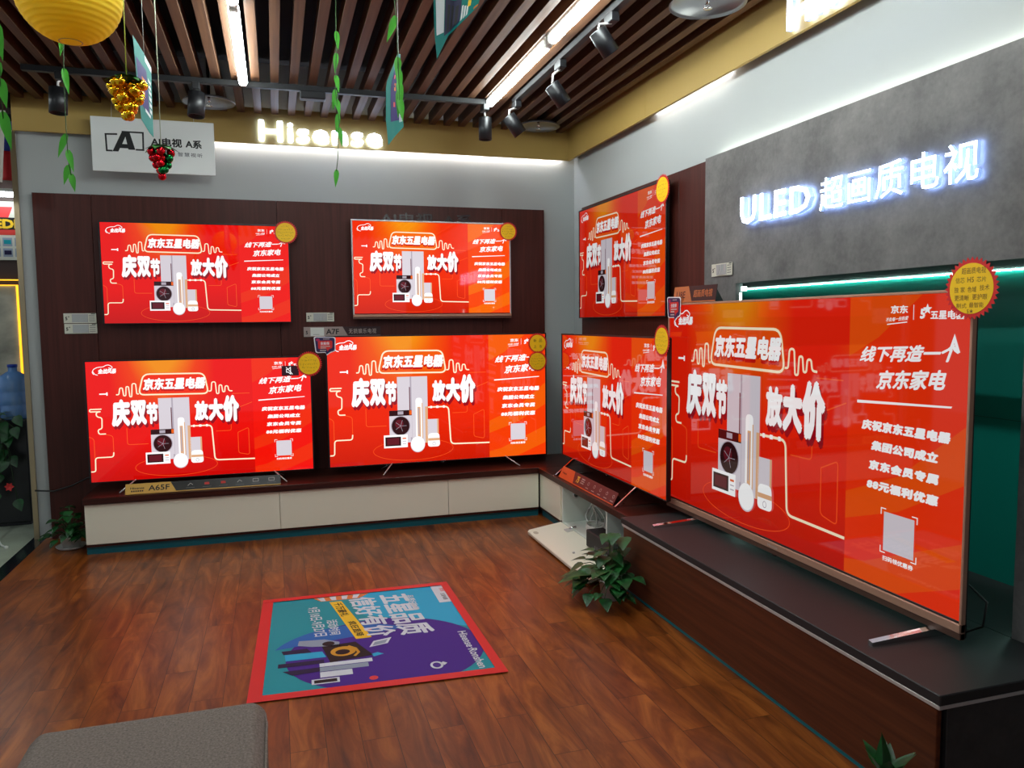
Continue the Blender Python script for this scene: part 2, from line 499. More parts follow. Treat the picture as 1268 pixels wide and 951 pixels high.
# strips concealed behind the fascia, above the concrete and in the alcove
def strip(name, a, b, label, m=COVE, r=0.008):
    c = [(p+q)/2 for p, q in zip(a, b)]
    k = MB(); k.tube([tuple(p-q for p, q in zip(a, c)), tuple(p-q for p, q in zip(b, c))], r, m, 8)
    o = k.build(name, None, c); return tag(o, label, 'light strip')
strip('light_strip', (-0.42, 6.052, 2.84), (2.30, 6.052, 2.84), 'lit strip tucked behind the gold fascia of the television wall')
strip('light_strip', (2.388, 3.75, 2.85), (2.388, 4.62, 2.85), 'short lit strip tucked behind the side fascia', mat('lit_cove_short', (255, 255, 255), emit=(240, 245, 255), strength=COVE_E*0.55))
strip('light_strip', (2.403, -1.5, 2.385), (2.403, 3.86, 2.385), 'lit strip along the top edge of the grey concrete cladding', mat('lit_cove_top', (255, 255, 255), emit=(246, 252, 236), strength=COVE_E*1.0), 0.006)
strip('light_strip', (2.814, 1.95, 1.684), (2.814, 4.24, 1.684), 'lit strip under the soffit of the teal alcove', mat('lit_cove_alcove', (255, 255, 255), emit=(215, 255, 245), strength=COVE_E*1.3), 0.002)
ALC = mat('lit_cove_alcove_side', (255, 255, 255), emit=(200, 255, 240), strength=9.0)
strip('light_strip', (2.402, 1.952, 0.46), (2.402, 1.952, 1.66), 'upright lit strip hidden behind the near pier of the teal alcove', ALC, 0.006)
strip('light_strip', (2.402, 3.622, 0.46), (2.402, 3.622, 1.64), 'upright lit strip hidden behind the far jamb of the teal alcove', ALC, 0.006)
k = MB(); k.box((-0.012, -0.008, -0.012), (0.012, 0.008, 0.012), mat('lit_strip_end', (255, 255, 255), emit=(225, 255, 250), strength=4.0))
o = k.build('light_strip_end', None, (2.402, 3.59, 1.660)); tag(o, 'small white lit square at the far upper corner of the teal alcove', 'light strip')

# lit shop letters
def ext_letters(name, body, quad, m, depth0, depth1, plane, bold, label, spacing=1.0, side=None):
    V, F, x0, x1, y0, y1 = glyphs(body, spacing)
    b = MB()
    offs = [(0, 0)] + [(bold*math.cos(PI/4*k), bold*math.sin(PI/4*k)) for k in range(8)]
    for k, (dx, dy) in enumerate(offs):
        fr = []; bk = []
        for (x, y) in V:
            u = (x+dx-(x0-bold))/(x1-x0+2*bold); v = 1-(y+dy-(y0-bold))/(y1-y0+2*bold)
            a, c = bil(quad, u, v)
            fr.append(plane(a, c, depth1-k*0.00003)); bk.append(plane(a, c, depth0+k*0.00003))
        n = len(fr)
        b.add(fr, F, m); b.add(bk, [tuple(reversed(q)) for q in F], LET_BACK)
        edges = {}
        for q in F:
            for i in range(len(q)):
                e = (q[i], q[(i+1) % len(q)])
                if (e[1], e[0]) in edges: del edges[(e[1], e[0])]
                else: edges[e] = 1
        b.add(fr+bk, [(e[1], e[0], e[0]+n, e[1]+n) for e in edges], LET_SIDE)
    return b
def pl_back(y):   # plane on the back wall: a = x, b = z, depth out of the wall
    return lambda a, b, d: (a, y-d, b)
def pl_right(x):  # plane on the right wall: a = y, b = z
    return lambda a, b, d: (x-d, a, b)
def place_at_centre(b):
    xs = [p[0] for p in b.v]; ys = [p[1] for p in b.v]; zs = [p[2] for p in b.v]
    c = ((min(xs)+max(xs))/2, (min(ys)+max(ys))/2, min(zs))
    b.v = [(p[0]-c[0], p[1]-c[1], p[2]-c[2]) for p in b.v]
    return c
b = ext_letters('', 'Hisense', [(-0.067, 2.968), (0.823, 2.968), (0.823, 2.818), (-0.067, 2.818)], LETTER, 0.012, 0.035, pl_back(6.0), 0.022, '', 1.06)
c = place_at_centre(b); o = b.build('lit_sign', None, c)
tag(o, 'lit white shop-name letters on the gold fascia above the television wall', 'lit sign', 'lit lettering')
b = ext_letters('', 'Hisense', [(3.137, 2.968), (2.25, 2.968), (2.25, 2.818), (3.137, 2.818)], LETTER, 0.012, 0.035, pl_right(2.34), 0.022, '', 1.06)
c = place_at_centre(b); o = b.build('lit_sign', None, c)
tag(o, 'lit white letters on the side fascia, cut off by the top of the picture', 'lit sign', 'lit lettering')
t = empty('lit_sign', (2.36, 2.81, 1.97), 0, 'lit white ULED lettering with Chinese characters on the grey concrete', 'lit sign', 'lit lettering')
def child_local(b, root, name):
    L = root.location; b.v = [(p[0]-L.x, p[1]-L.y, p[2]-L.z) for p in b.v]
    return b.build(name, root)
b = ext_letters('', 'ULED', [(3.515, 2.124), (2.968, 2.105), (2.968, 1.982), (3.515, 1.982)], LETTER, 0.014, 0.038, pl_right(2.36), 0.018, '', 1.06)
child_local(b, t, 'latin_letters')
b = ext_letters('', '超画质电视', [(2.915, 2.112), (2.104, 2.112), (2.104, 1.972), (2.915, 1.972)], LETTER, 0.014, 0.030, pl_right(2.36), 0.003, '', 1.12)
child_local(b, t, 'chinese_letters')

# ================================================================ TELEVISIONS
SW, SH = 16.0, 9.0
def screen_materials(k, orange, gain, white=1.0):
    """k: name tag, orange: how much the picture leans to orange, gain: brightness of the panel"""
    R = {}
    def e(name, c, g=1.0):
        m = mat('screen_%s_%d' % (name, k), (6, 6, 6), 0.035, emit=c, strength=gain*g, spec=0.65)
        return m
    m = bpy.data.materials.new('screen_picture_%d' % k); m.use_nodes = True
    nt = m.node_tree; b = nt.nodes['Principled BSDF']; N = nt.nodes.new; L = nt.links.new
    b.inputs['Base Color'].default_value = lin((6, 6, 6)); b.inputs['Roughness'].default_value = 0.035; b.inputs['Specular IOR Level'].default_value = 0.65
    tc = N('ShaderNodeTexCoord'); sp = N('ShaderNodeSeparateXYZ'); L(tc.outputs['Generated'], sp.inputs[0])
    def math_(op, a, c):
        n = N('ShaderNodeMath'); n.operation = op
        for i, q in enumerate((a, c)):
            if isinstance(q, (int, float)): n.inputs[i].default_value = q
            else: L(q, n.inputs[i])
        return n.outputs[0]
    dx = math_('ABSOLUTE', math_('SUBTRACT', sp.outputs[0], 0.325), 0)
    fx = math_('SUBTRACT', 1.0, math_('DIVIDE', dx, 0.23))
    fz = math_('DIVIDE', math_('SUBTRACT', sp.outputs[2], 0.45), 0.55)
    g = math_('MULTIPLY', math_('MAXIMUM', fx, 0.0), math_('MAXIMUM', fz, 0.0))
    g = math_('MULTIPLY', g, 1.3)
    r = N('ShaderNodeValToRGB'); r.color_ramp.elements[0].color = lin((232, 10+20*orange, 6)); r.color_ramp.elements[1].color = lin((238, 140, 14))
    mid = r.color_ramp.elements.new(0.45); mid.color = lin((236, 60+16*orange, 6))
    L(g, r.inputs['Fac'])
    # darker towards the foot of the picture
    r2 = N('ShaderNodeValToRGB'); r2.color_ramp.elements[0].color = (0.70, 0.5, 0.6, 1); r2.color_ramp.elements[1].color = (1, 1, 1, 1); r2.color_ramp.elements[1].position = 0.35
    L(sp.outputs[2], r2.inputs['Fac'])
    mx = N('ShaderNodeMix'); mx.data_type = 'RGBA'; mx.blend_type = 'MULTIPLY'; mx.inputs['Factor'].default_value = 1.0
    L(r.outputs['Color'], mx.inputs[6]); L(r2.outputs['Color'], mx.inputs[7])
    L(mx.outputs[2], b.inputs['Emission Color']); b.inputs['Emission Strength'].default_value = gain
    R['bg'] = m
    R['side'] = e('side', (240, 14+32*orange, 5))
    R['band'] = e('band', (238, 40+36*orange, 8))
    R['orange'] = e('orange', (236, 96, 20))
    R['white'] = e('white', (255, 255, 255), white)
    R['cream'] = e('cream', (255, 240, 205), white)
    R['shade'] = e('shade', (148, 10, 26))
    R['shade2'] = e('shade2', (196, 20, 12))
    R['fine'] = e('fine', (250, 84, 30))
    R['silver'] = e('silver', (214, 206, 214), white)
    R['silver2'] = e('silver2', (176, 166, 178), white)
    R['tan'] = e('tan', (222, 170, 128), white)
    R['dark'] = e('dark', (46, 14, 18))
    R['maroon'] = e('maroon', (96, 22, 34))
    return R
ART_KEYS = ['bg', 'side', 'band', 'orange', 'white', 'cream', 'shade', 'shade2', 'fine', 'silver', 'silver2', 'tan', 'dark', 'maroon']
PROTO = screen_materials(0, 0.2, 1.0)
def P(u, v): return (u*SW, v*SH)
def scr(a, b, d): return (a-SW/2, -d, (SH-b))
def artwork():
    A = MB(); K = PROTO
    for k in ART_KEYS: A.mi(K[k])
    S = 0.0003
    def q(u0, v0, u1, v1): return [P(u0, v0), P(u1, v0), P(u1, v1), P(u0, v1)]
    def T(body, u0, v0, u1, v1, m='white', lay=8, bold=0.0, slant=0.0, rise=0.0, sp=1.0, br=0.0):
        quad = [P(u0+slant, v0), P(u1+slant, v0+rise), P(u1, v1+rise+br), P(u0, v1)]
        text(A, body, quad, K[m], lay*S, scr, bold, sp)
    def ST(pts, wd, m='cream', lay=5, r=0.0, closed=False):
        pp = [P(*p) for p in pts]
        if r > 0: pp = rpoly(pp, r, closed)
        stroke(A, pp, wd, K[m], lay*S, scr, closed)
    def PO(pts, m, lay): poly(A, [P(*p) for p in pts], K[m], lay*S, scr)
    PO(rect(0, 0, 1, 1), 'bg', 0)
    # side column with slanting lighter bands
    PO(rect(0.724, 0, 1, 1), 'side', 1)
    PO([(0.724, 0), (0.90, 0), (0.80, 0.14), (0.724, 0.21)], 'band', 2)
    PO([(0.724, 0.70), (0.86, 0.60), (1, 0.40), (1, 0.30), (1, 0.22), (1, 0.58), (0.86, 0.72), (0.724, 0.80)], 'band', 2)
    PO([(0.86, 1.0), (1, 0.90), (1, 0.76), (0.78, 0.93), (0.724, 0.95), (0.724, 1.0)], 'band', 2)
    # faint rooms and lines drawn in orange
    for pts in ([(0.16, 0.56), (0.16, 0.70), (0.25, 0.70)], [(0.55, 0.62), (0.62, 0.62), (0.62, 0.50)],
                [(0.65, 0.64), (0.70, 0.60), (0.70, 0.84), (0.65, 0.82), (0.65, 0.64)], [(0.0, 0.62), (0.02, 0.64), (0.02, 0.9)],
                [(0.63, 0.30), (0.71, 0.30)], [(0.06, 0.60), (0.10, 0.62), (0.10, 0.76)], [(0.63, 0.44), (0.72, 0.38)]):
        ST(pts, 0.045, 'fine', 3, 0.18)
    stroke(A, ell(0.37*SW, 0.90*SH, 2.9, 0.75, 40), 0.03, K['fine'], 3*S, scr, True)
    # event mark, upper corner
    ST([(0.034, 0.105), (0.027, 0.09), (0.032, 0.062), (0.05, 0.045), (0.075, 0.043), (0.085, 0.03), (0.098, 0.027), (0.113, 0.045), (0.108, 0.06), (0.096, 0.05)], 0.05, 'white', 6, 0.2)
    ST([(0.03, 0.08), (0.038, 0.105), (0.05, 0.11)], 0.05, 'white', 6, 0.1)
    T('金战风暴', 0.050, 0.058, 0.126, 0.10, 'white', 7, 0.05, 0.004)
    # headline in its rounded frame
    PO([(0.242, 0.118), (0.507, 0.118), (0.525, 0.288), (0.217, 0.283)], 'band', 3)
    fr = rpoly([P(0.241, 0.112), P(0.507, 0.117), P(0.524, 0.292), P(0.217, 0.284)], 0.42, True)
    stroke(A, fr, 0.17, K['orange'], 4*S, scr, True); stroke(A, fr, 0.10, K['cream'], 5*S, scr, True)
    T('京东五星电器', 0.232, 0.165, 0.508, 0.265, 'shade2', 6, 0.055, 0.010)
    T('京东五星电器', 0.236, 0.146, 0.508, 0.248, 'white', 8, 0.055, 0.008)
    # heating-coil lines either side
    ST([(0.122, 0.277), (0.134, 0.277), (0.139, 0.222), (0.150, 0.222), (0.154, 0.288), (0.163, 0.288), (0.166, 0.212), (0.176, 0.212), (0.180, 0.298), (0.188, 0.298), (0.192, 0.188), (0.207, 0.188), (0.210, 0.276), (0.219, 0.276)], 0.085, 'cream', 5, 0.14)
    ST([(0.524, 0.272), (0.536, 0.272), (0.540, 0.194), (0.556, 0.194), (0.560, 0.296), (0.570, 0.296), (0.573, 0.222), (0.584, 0.222), (0.588, 0.282), (0.597, 0.282), (0.600, 0.232), (0.612, 0.232), (0.616, 0.275), (0.632, 0.277)], 0.085, 'cream', 5, 0.14)
    ST([(0.052, 0.268), (0.084, 0.268)], 0.09, 'white', 5); ST([(0.084, 0.255), (0.084, 0.281)], 0.10, 'white', 5)
    # big slogan, two halves
    for m, du, dv, lay in (('shade', 0.007, 0.026, 5), ('shade', 0.0035, 0.013, 6), ('white', 0, 0, 8)):
        T('庆', 0.098+du, 0.315+dv, 0.176+du, 0.545+dv, m, lay, 0.072, 0.004)
        T('双', 0.178+du, 0.328+dv, 0.248+du, 0.540+dv, m, lay, 0.072, 0.002)
        T('节', 0.246+du, 0.350+dv, 0.297+du, 0.535+dv, m, lay, 0.065, 0.002)
        T('放', 0.458+du, 0.352+dv, 0.520+du, 0.522+dv, m, lay, 0.065, 0.0)
        T('大', 0.520+du, 0.335+dv, 0.588+du, 0.530+dv, m, lay, 0.08, 0.0)
        T('价', 0.586+du, 0.312+dv, 0.660+du, 0.545+dv, m, lay, 0.075, 0.0)
    # the appliances
    PO(rect(0.300, 0.318, 0.362, 0.84), 'silver', 9); PO(rect(0.362, 0.318, 0.436, 0.85), 'silver', 9)
    PO(rect(0.357, 0.318, 0.364, 0.84), 'silver2', 10); PO(rect(0.353, 0.40, 0.357, 0.72), 'maroon', 11)
    PO(rect(0.424, 0.56, 0.436, 0.85), 'tan', 10)
    ac = rpoly([P(0.381, 0.488), P(0.411, 0.488), P(0.411, 0.83), P(0.381, 0.83)], 0.22, True)
    poly(A, ac, K['white'], 12*S, scr); PO(rect(0.389, 0.56, 0.403, 0.80), 'tan', 13); PO(rect(0.392, 0.57, 0.397, 0.78), 'silver2', 14)
    PO(rect(0.409, 0.53, 0.413, 0.82), 'tan', 13)
    PO(rect(0.262, 0.582, 0.363, 0.80), 'silver', 12); PO(rect(0.262, 0.582, 0.363, 0.625), 'dark', 13); PO(rect(0.300, 0.590, 0.325, 0.615), 'silver2', 14)
    PO(rect(0.352, 0.585, 0.363, 0.62), 'orange', 14)
    poly(A, ell(0.312*SW, 0.705*SH, 0.70, 0.70), K['silver2'], 14*S, scr); poly(A, ell(0.312*SW, 0.705*SH, 0.64, 0.66), K['dark'], 15*S, scr)
    poly(A, ell(0.306*SW, 0.69*SH, 0.30, 0.32), K['maroon'], 16*S, scr)
    for k in range(5):
        a = 2*PI*k/5; stroke(A, [(0.312*SW, 0.705*SH), (0.312*SW+0.42*math.cos(a), 0.705*SH+0.42*math.sin(a))], 0.022, K['silver2'], 17*S, scr)
    PO(rect(0.236, 0.775, 0.342, 0.876), 'white', 18); PO(rect(0.242, 0.79, 0.312, 0.862), 'dark', 19); PO(rect(0.250, 0.80, 0.304, 0.852), 'maroon', 20)
    PO(rect(0.319, 0.80, 0.336, 0.81), 'orange', 19); PO(rect(0.319, 0.825, 0.336, 0.83), 'silver2', 19); PO(rect(0.319, 0.845, 0.336, 0.85), 'silver2', 19)
    PO(rect(0.432, 0.662, 0.485, 0.80), 'silver', 10); PO(rect(0.478, 0.662, 0.485, 0.80), 'tan', 11)
    poly(A, ell(0.388*SW, 0.858*SH, 0.53, 0.58), K['silver'], 18*S, scr); poly(A, ell(0.388*SW, 0.855*SH, 0.50, 0.54), K['white'], 19*S, scr)
    pot = rpoly([P(0.436, 0.775), P(0.487, 0.775), P(0.490, 0.884), P(0.433, 0.884)], 0.25, True)
    poly(A, pot, K['white'], 18*S, scr); PO(rect(0.4355, 0.815, 0.4885, 0.835), 'tan', 19); stroke(A, ell(0.462*SW, 0.86*SH, 0.10, 0.12), 0.03, K['silver2'], 20*S, scr, True)
    # neon pipes
    ST([(0.438, 0.566), (0.532, 0.566), (0.541, 0.87), (0.724, 0.877)], 0.10, 'cream', 7, 0.30)
    ST([(0.448, 0.566), (0.456, 0.566)], 0.17, 'white', 8); ST([(0.475, 0.566), (0.486, 0.566)], 0.17, 'white', 8); ST([(0.506, 0.566), (0.515, 0.566)], 0.17, 'white', 8)
    ST([(0.058, 0.392), (0.008, 0.392), (0.008, 0.412), (0.056, 0.412), (0.034, 0.418), (0.036, 0.455), (0.058, 0.464), (0.056, 0.555), (0.039, 0.562), (0.041, 0.60), (0.071, 0.60)], 0.085, 'cream', 5, 0.16)
    ST([(0.001, 0.912), (0.020, 0.912), (0.022, 0.796), (0.098, 0.796), (0.100, 0.757)], 0.085, 'cream', 5, 0.20)
    # side column lettering
    T('京东', 0.829, 0.033, 0.869, 0.060, 'white', 8, 0.03)
    T('不负每一份热爱', 0.817, 0.074, 0.869, 0.088, 'white', 8, 0.02, 0.002, -0.006)
    ST([(0.821, 0.096), (0.868, 0.088)], 0.03, 'white', 8)
    ST([(0.882, 0.033), (0.882, 0.081)], 0.02, 'white', 8)
    T('5', 0.896, 0.046, 0.907, 0.078, 'white', 8, 0.05, 0.001)
    st = []
    for k in range(10):
        a = PI/2 + PI*k/5; rr = 0.16 if k % 2 == 0 else 0.07
        st.append((0.912*SW+rr*math.cos(a), 0.048*SH-rr*math.sin(a)))
    poly(A, st, K['white'], 8*S, scr)
    T('五星电器', 0.919, 0.052, 0.988, 0.080, 'white', 8, 0.03)
    T('线下再造一个', 0.752, 0.172, 0.975, 0.228, 'white', 8, 0.035, 0.012, -0.018)
    T('京东家电', 0.797, 0.252, 0.952, 0.318, 'white', 8, 0.035, 0.010, -0.018)
    ST([(0.962, 0.178), (0.970, 0.138), (0.979, 0.182)], 0.10, 'white', 9)
    PO([(0.750, 0.362), (0.970, 0.346), (0.968, 0.352), (0.750, 0.372)], 'white', 8)
    T('庆祝京东五星电器', 0.763, 0.426, 0.968, 0.463, 'white', 8, 0.07, 0.003, sp=1.1)
    T('集团公司成立', 0.789, 0.496, 0.944, 0.531, 'white', 8, 0.07, 0.003, sp=1.1)
    T('京东会员专属', 0.784, 0.564, 0.946, 0.599, 'white', 8, 0.07, 0.003, sp=1.15)
    T('88元福利优惠', 0.780, 0.632, 0.947, 0.667, 'white', 8, 0.07, 0.003, sp=1.15)
    PO(rect(0.827, 0.732, 0.899, 0.866), 'silver', 8)
    for (cu, cv, du, dv) in ((0.820, 0.722, 1, 1), (0.905, 0.722, -1, 1), (0.905, 0.874, -1, -1), (0.820, 0.874, 1, -1)):
        ST([(cu+0.012*du, cv), (cu, cv), (cu, cv+0.022*dv)], 0.03, 'white', 8)
    T('扫码领优惠券', 0.826, 0.884, 0.899, 0.902, 'white', 8, 0.03)
    return A
ART = artwork().mesh('screen_artwork')
_tvn = [0]
def television(name, label, W, H, loc, rz, bar, h0, feet, orange, gain, frame=None, white=1.0, group='televisions on display', deep=0.05):
    """W, H: casing incl. bar; loc: base point under the screen's centre; h0: casing bottom above the base"""
    _tvn[0] += 1
    K = screen_materials(_tvn[0], orange, gain, white)
    t = empty(name, loc, rz, label, 'television', group)
    bz = 0.007
    s = bpy.data.objects.new('screen', ART); COL.objects.link(s); s.parent = t
    sw, sh = W-2*bz, H-bar-2*bz
    s.scale = (sw/SW, 1, sh/SH); s.location = (0, -0.0012, h0+bar+bz)
    for i, k in enumerate(ART_KEYS):
        s.material_slots[i].link = 'OBJECT'; s.material_slots[i].material = K[k]
    fm = frame or BLACK
    b = MB(); b.box((-W/2, 0, h0), (W/2, 0.022, h0+H), BLACK, 0.003)
    b.box((-W*0.36, 0.022, h0+0.05), (W*0.36, deep, h0+H*0.62), BLACK, 0.01)
    b.build('casing', t)
    b = MB()
    for (x0, z0, x1, z1) in ((-W/2-0.003, h0+H-bz, W/2+0.003, h0+H+0.003), (-W/2-0.003, h0, -W/2+bz, h0+H-bz), (W/2-bz, h0, W/2+0.003, h0+H-bz), (-W/2+bz, h0+(bar if bar else 0)-0.000, W/2-bz, h0+bar+bz)):
        b.box((x0, -0.007, z0), (x1, 0.012, z1), fm if z1-z0 > 0.03 or z0 > h0+H*0.5 else BLACK, 0.0015)
    b.build('bezel', t)
    if bar:
        b = MB(); b.box((-W/2-0.003, -0.014, h0+bar*0.42), (W/2+0.003, 0.012, h0+bar), BRONZE, 0.002)
        b.box((-W/2-0.003, -0.010, h0-0.002), (W/2+0.003, 0.012, h0+bar*0.42), mat('dark_bronze_%d' % _tvn[0], (100, 72, 60), 0.35, 0.3), 0.002)
        lb = b.build('lower_bar', t)
        b = MB(); text(b, 'Hisense', [(-0.035, h0+bar*0.82), (0.035, h0+bar*0.82), (0.035, h0+bar*0.58), (-0.035, h0+bar*0.58)], ALU, 0.0146, lambda a, c, d: (a, -d, c)); b.build('maker_name', lb)
    b = MB(); b.box((-0.012, -0.008, h0-0.010), (0.012, 0.004, h0), BLACK, 0.002); b.build('receiver_nub', t)
    for kind, xx in feet:
        b = MB()
        if kind == 'thin_l' or kind == 'thin_r':
            d = -1 if kind == 'thin_l' else 1
            b.tube([(xx, 0.005, h0+0.01), (xx+d*0.085, -0.12, 0.006), ], 0.0045, ALU, 8)
            b.tube([(xx, 0.015, h0+0.01), (xx+d*0.07, 0.12, 0.006)], 0.003, ALU, 8)
        elif kind == 'flat':
            b.add([(xx-0.010, -0.27, 0.0), (xx+0.010, -0.27, 0.0), (xx+0.010, -0.27, 0.012), (xx-0.008, -0.27, 0.016),
                   (xx-0.014, 0.16, 0.0), (xx+0.014, 0.16, 0.0), (xx+0.014, 0.05, 0.03), (xx-0.008, 0.05, 0.034)],
                  [(0, 1, 2, 3), (4, 7, 6, 5), (0, 4, 5, 1), (1, 5, 6, 2), (2, 6, 7, 3), (3, 7, 4, 0)], CHROME)
            b.tube([(xx, 0.006, 0.02), (xx, 0.006, h0+0.01)], 0.012, BLACK, 10)
        elif kind == 'blade':
            b.add([(xx-0.006, -0.17, 0.0), (xx+0.006, -0.17, 0.0), (xx+0.006, -0.17, 0.008), (xx-0.006, -0.17, 0.008),
                   (xx-0.006, 0.14, 0.0), (xx+0.006, 0.14, 0.0), (xx+0.006, 0.14, 0.008), (xx-0.006, 0.14, 0.008)],
                  [(0, 1, 2, 3), (4, 7, 6, 5), (0, 4, 5, 1), (1, 5, 6, 2), (2, 6, 7, 3), (3, 7, 4, 0)], CHROME)
            b.add([(xx-0.006, -0.16, 0.004), (xx+0.006, -0.16, 0.004), (xx+0.006, -0.02, h0+0.012), (xx-0.006, -0.02, h0+0.012),
                   (xx-0.006, -0.13, 0.004), (xx+0.006, -0.13, 0.004), (xx+0.006, 0.012, h0+0.012), (xx-0.006, 0.012, h0+0.012)],
                  [(0, 1, 2, 3), (4, 7, 6, 5), (0, 4, 5, 1), (1, 5, 6, 2), (2, 6, 7, 3), (3, 7, 4, 0)], CHROME)
        b.build('leg', t)
    return t
TOPZ = 0.380
def bk(x0, x1, y, z): return ((x0+x1)/2, y, z)
tv_ul = television('television', 'wall-mounted television under the hanging white board, paired price cards at its lower corner', 1.262, 0.712, bk(-1.141, 0.118, 5.98, 1.506), 0, 0, 0, [], 0.1, 1.0, deep=0.04)
tv_ur = television('television', 'wall-mounted television with bronze lower bar on the back wall, under faint dark lettering', 1.252, 0.748, bk(0.577, 1.825, 5.98, 1.528), 0, 0.034, 0, [], 1.7, 1.12, ALU, deep=0.04)
tv_ll = television('television', 'television standing behind the gold and black A65F placard, showing a mute icon', 1.462, 0.826, bk(-1.225, 0.238, 5.72, TOPZ), 0, 0, 0.058, [('thin_l', -0.45), ('thin_r', 0.45)], 0.1, 1.05)
tv_lr = television('television', 'television standing on the white cabinets with two overlapping star tags at its corner', 1.688, 0.965, bk(0.345, 2.033, 5.72, TOPZ), 0, 0, 0.058, [('thin_l', -0.38), ('thin_r', 0.50)], 1.4, 1.08)
tv_ru = television('television', 'television mounted on the narrow dark panel beside the grey concrete', 1.425, 0.842, (2.33, 5.025, 1.517), -PI/2, 0, 0, [], 1.3, 0.62, deep=0.045)
tv_rl = television('television', 'television standing at the room corner behind the orange-ended placard', 1.64, 0.915, (2.06, 4.605, TOPZ), -PI/2, 0, 0.105, [('blade', -0.56), ('blade', 0.46)], 1.2, 0.70)
DESKZ = 0.411
tv_big = television('television', 'largest television, bronze framed, standing on the long charcoal-topped console', 1.985, 1.148, (2.13, 2.912, DESKZ), -PI/2, 0.052, 0.026, [('flat', -0.66), ('flat', 0.885)], 1.1, 0.66, BRONZE, 1.05)
# mute symbol shown on one screen
b = MB(); pn = lambda a, c, d: (a, -d, c)
zt = 0.826+0.058; W = 1.462
def su(u): return -W/2+0.007+u*(W-0.014)
def sv(v): return zt-0.007-v*(0.826-0.014)
mk = mat('screen_overlay_black', (8, 4, 6), 0.1, emit=(40, 8, 20), strength=1.0); mw = mat('screen_overlay_white', (8, 8, 8), 0.1, emit=(255, 255, 255), strength=1.0)
poly(b, [(su(0.864), sv(0.072)), (su(0.945), sv(0.072)), (su(0.945), sv(0.160)), (su(0.864), sv(0.160))], mk, 0.0085, pn)
cx, cz = su(0.899), sv(0.116)
stroke(b, [(cx-0.018, cz-0.010), (cx-0.018, cz+0.010), (cx-0.006, cz+0.010), (cx+0.010, cz+0.024), (cx+0.010, cz-0.024), (cx-0.006, cz-0.010)], 0.0045, mw, 0.0089, pn, True)
stroke(b, [(cx-0.020, cz+0.026), (cx+0.024, cz-0.026)], 0.0045, mw, 0.0092, pn)
b.build('mute_symbol', tv_ll)

# ================================================================ LOW CABINETS
FY = 5.52                                   # front of the rear run
def cab_rear(x0, x1, label, left_end=False):
    t = empty('low_cabinet', ((x0+x1)/2, FY, 0), 0, label, 'cabinet', 'white low cabinets')
    w2 = (x1-x0)/2
    b = MB(); b.box((-w2, 0.02, 0.05), (w2, 0.515, 0.335), WHITE_LAM); b.box((-w2, 0.004, 0.052), (w2, 0.515, 0.066), TOP_WOOD)
    b.build('body', t)
    b = MB(); b.box((-w2+0.002, 0.0, 0.069), (w2-0.002, 0.018, 0.333), WHITE_LAM, 0.0015); b.build('front_panel', t)
    b = MB(); b.box((-w2, 0.020, 0.0), (w2, 0.035, 0.052), TEAL); b.build('kick_strip', t)
    return t
cab_rear(-1.228, -0.010, 'white low cabinet at the open end, beside the plant, under the A65F placard')
cab_rear(-0.010, 1.188, 'middle white low cabinet of the rear run, between the two seams')
cab_rear(1.188, 1.898, 'short white low cabinet of the rear run next to the room corner')
FX = 1.91
t = empty('low_cabinet', (FX, 5.28, 0), 0, 'narrow closed white cabinet right in the corner, beside the open one', 'cabinet', 'white low cabinets')
b = MB(); b.box((0.02, -0.225, 0.05), (0.455, 0.25, 0.335), WHITE_LAM); b.box((0.004, -0.225, 0.052), (0.455, 0.25, 0.066), TOP_WOOD); b.build('body', t)
b = MB(); b.box((0.0, -0.195, 0.069), (0.018, 0.248, 0.333), WHITE_LAM, 0.0015); b.build('front_panel', t)
b = MB(); b.box((0.020, -0.225, 0.0), (0.035, 0.25, 0.052), TEAL); b.build('kick_strip', t)
# the open cabinet with its flap down
OY0, OY1 = 3.93, 5.052
t = empty('low_cabinet', (FX, (OY0+OY1)/2, 0), 0, 'open white cabinet with its flap door folded down to the floor, cables inside', 'cabinet', 'white low cabinets')
h = (OY1-OY0)/2; th = 0.018
b = MB()
b.box((0.0, h-th, 0.05), (0.455, h, 0.335), WHITE_IN); b.box((0.0, -h, 0.05), (0.455, -h+th, 0.335), WHITE_IN)
b.box((0.0, -h+0.34, 0.068), (0.455, -h+0.358, 0.335), WHITE_IN)
b.box((0.0, -h, 0.05), (0.455, h, 0.068), WHITE_IN); b.box((0.44, -h, 0.068), (0.455, h, 0.335), WHITE_IN)
b.build('body', t)
b = MB(); b.box((0.02, -h, 0.0), (0.035, h, 0.05), TEAL); b.build('kick_strip', t)
b = MB()
b.tube([(0.10, h-th-0.001, 0.262), (0.10, h-th-0.006, 0.262)], 0.026, ALU, 20)
b.tube([(0.10, h-th-0.006, 0.262), (0.10, h-th-0.0065, 0.262)], 0.017, BLACK, 20)
b.build('cable_grommet', t)
d = bpy.data.objects.new('flap_door', None)
bm_ = MB(); ow = [(-0.262, -h+0.012), (0, -h+0.002), (0, h-0.002), (-0.240, h-0.002), (-0.262, h-0.030)]
bm_.prism(ow, 0.0, 0.018, WHITE_LAM, lambda a, c, dd: (a, c, dd))
bpy.data.objects.remove(d)
d = bm_.build('flap_door', t, (-0.006, 0, 0.052)); d.rotation_euler = (0, -math.radians(8.5), 0)
for yy in (-0.14, 0.34):
    b = MB(); b.box((-0.05, yy-0.03, 0.018), (0.0, yy+0.03, 0.026), ALU, 0.002); b.tube([(-0.02, yy, 0.03), (0.03, yy, 0.03)], 0.007, CHROME, 8)
    b.build('hinge', d)
b = MB(); b.box((-0.17, -0.1, 0.018), (-0.155, -0.085, 0.028), ALU, 0.002); b.build('latch_stud', d)
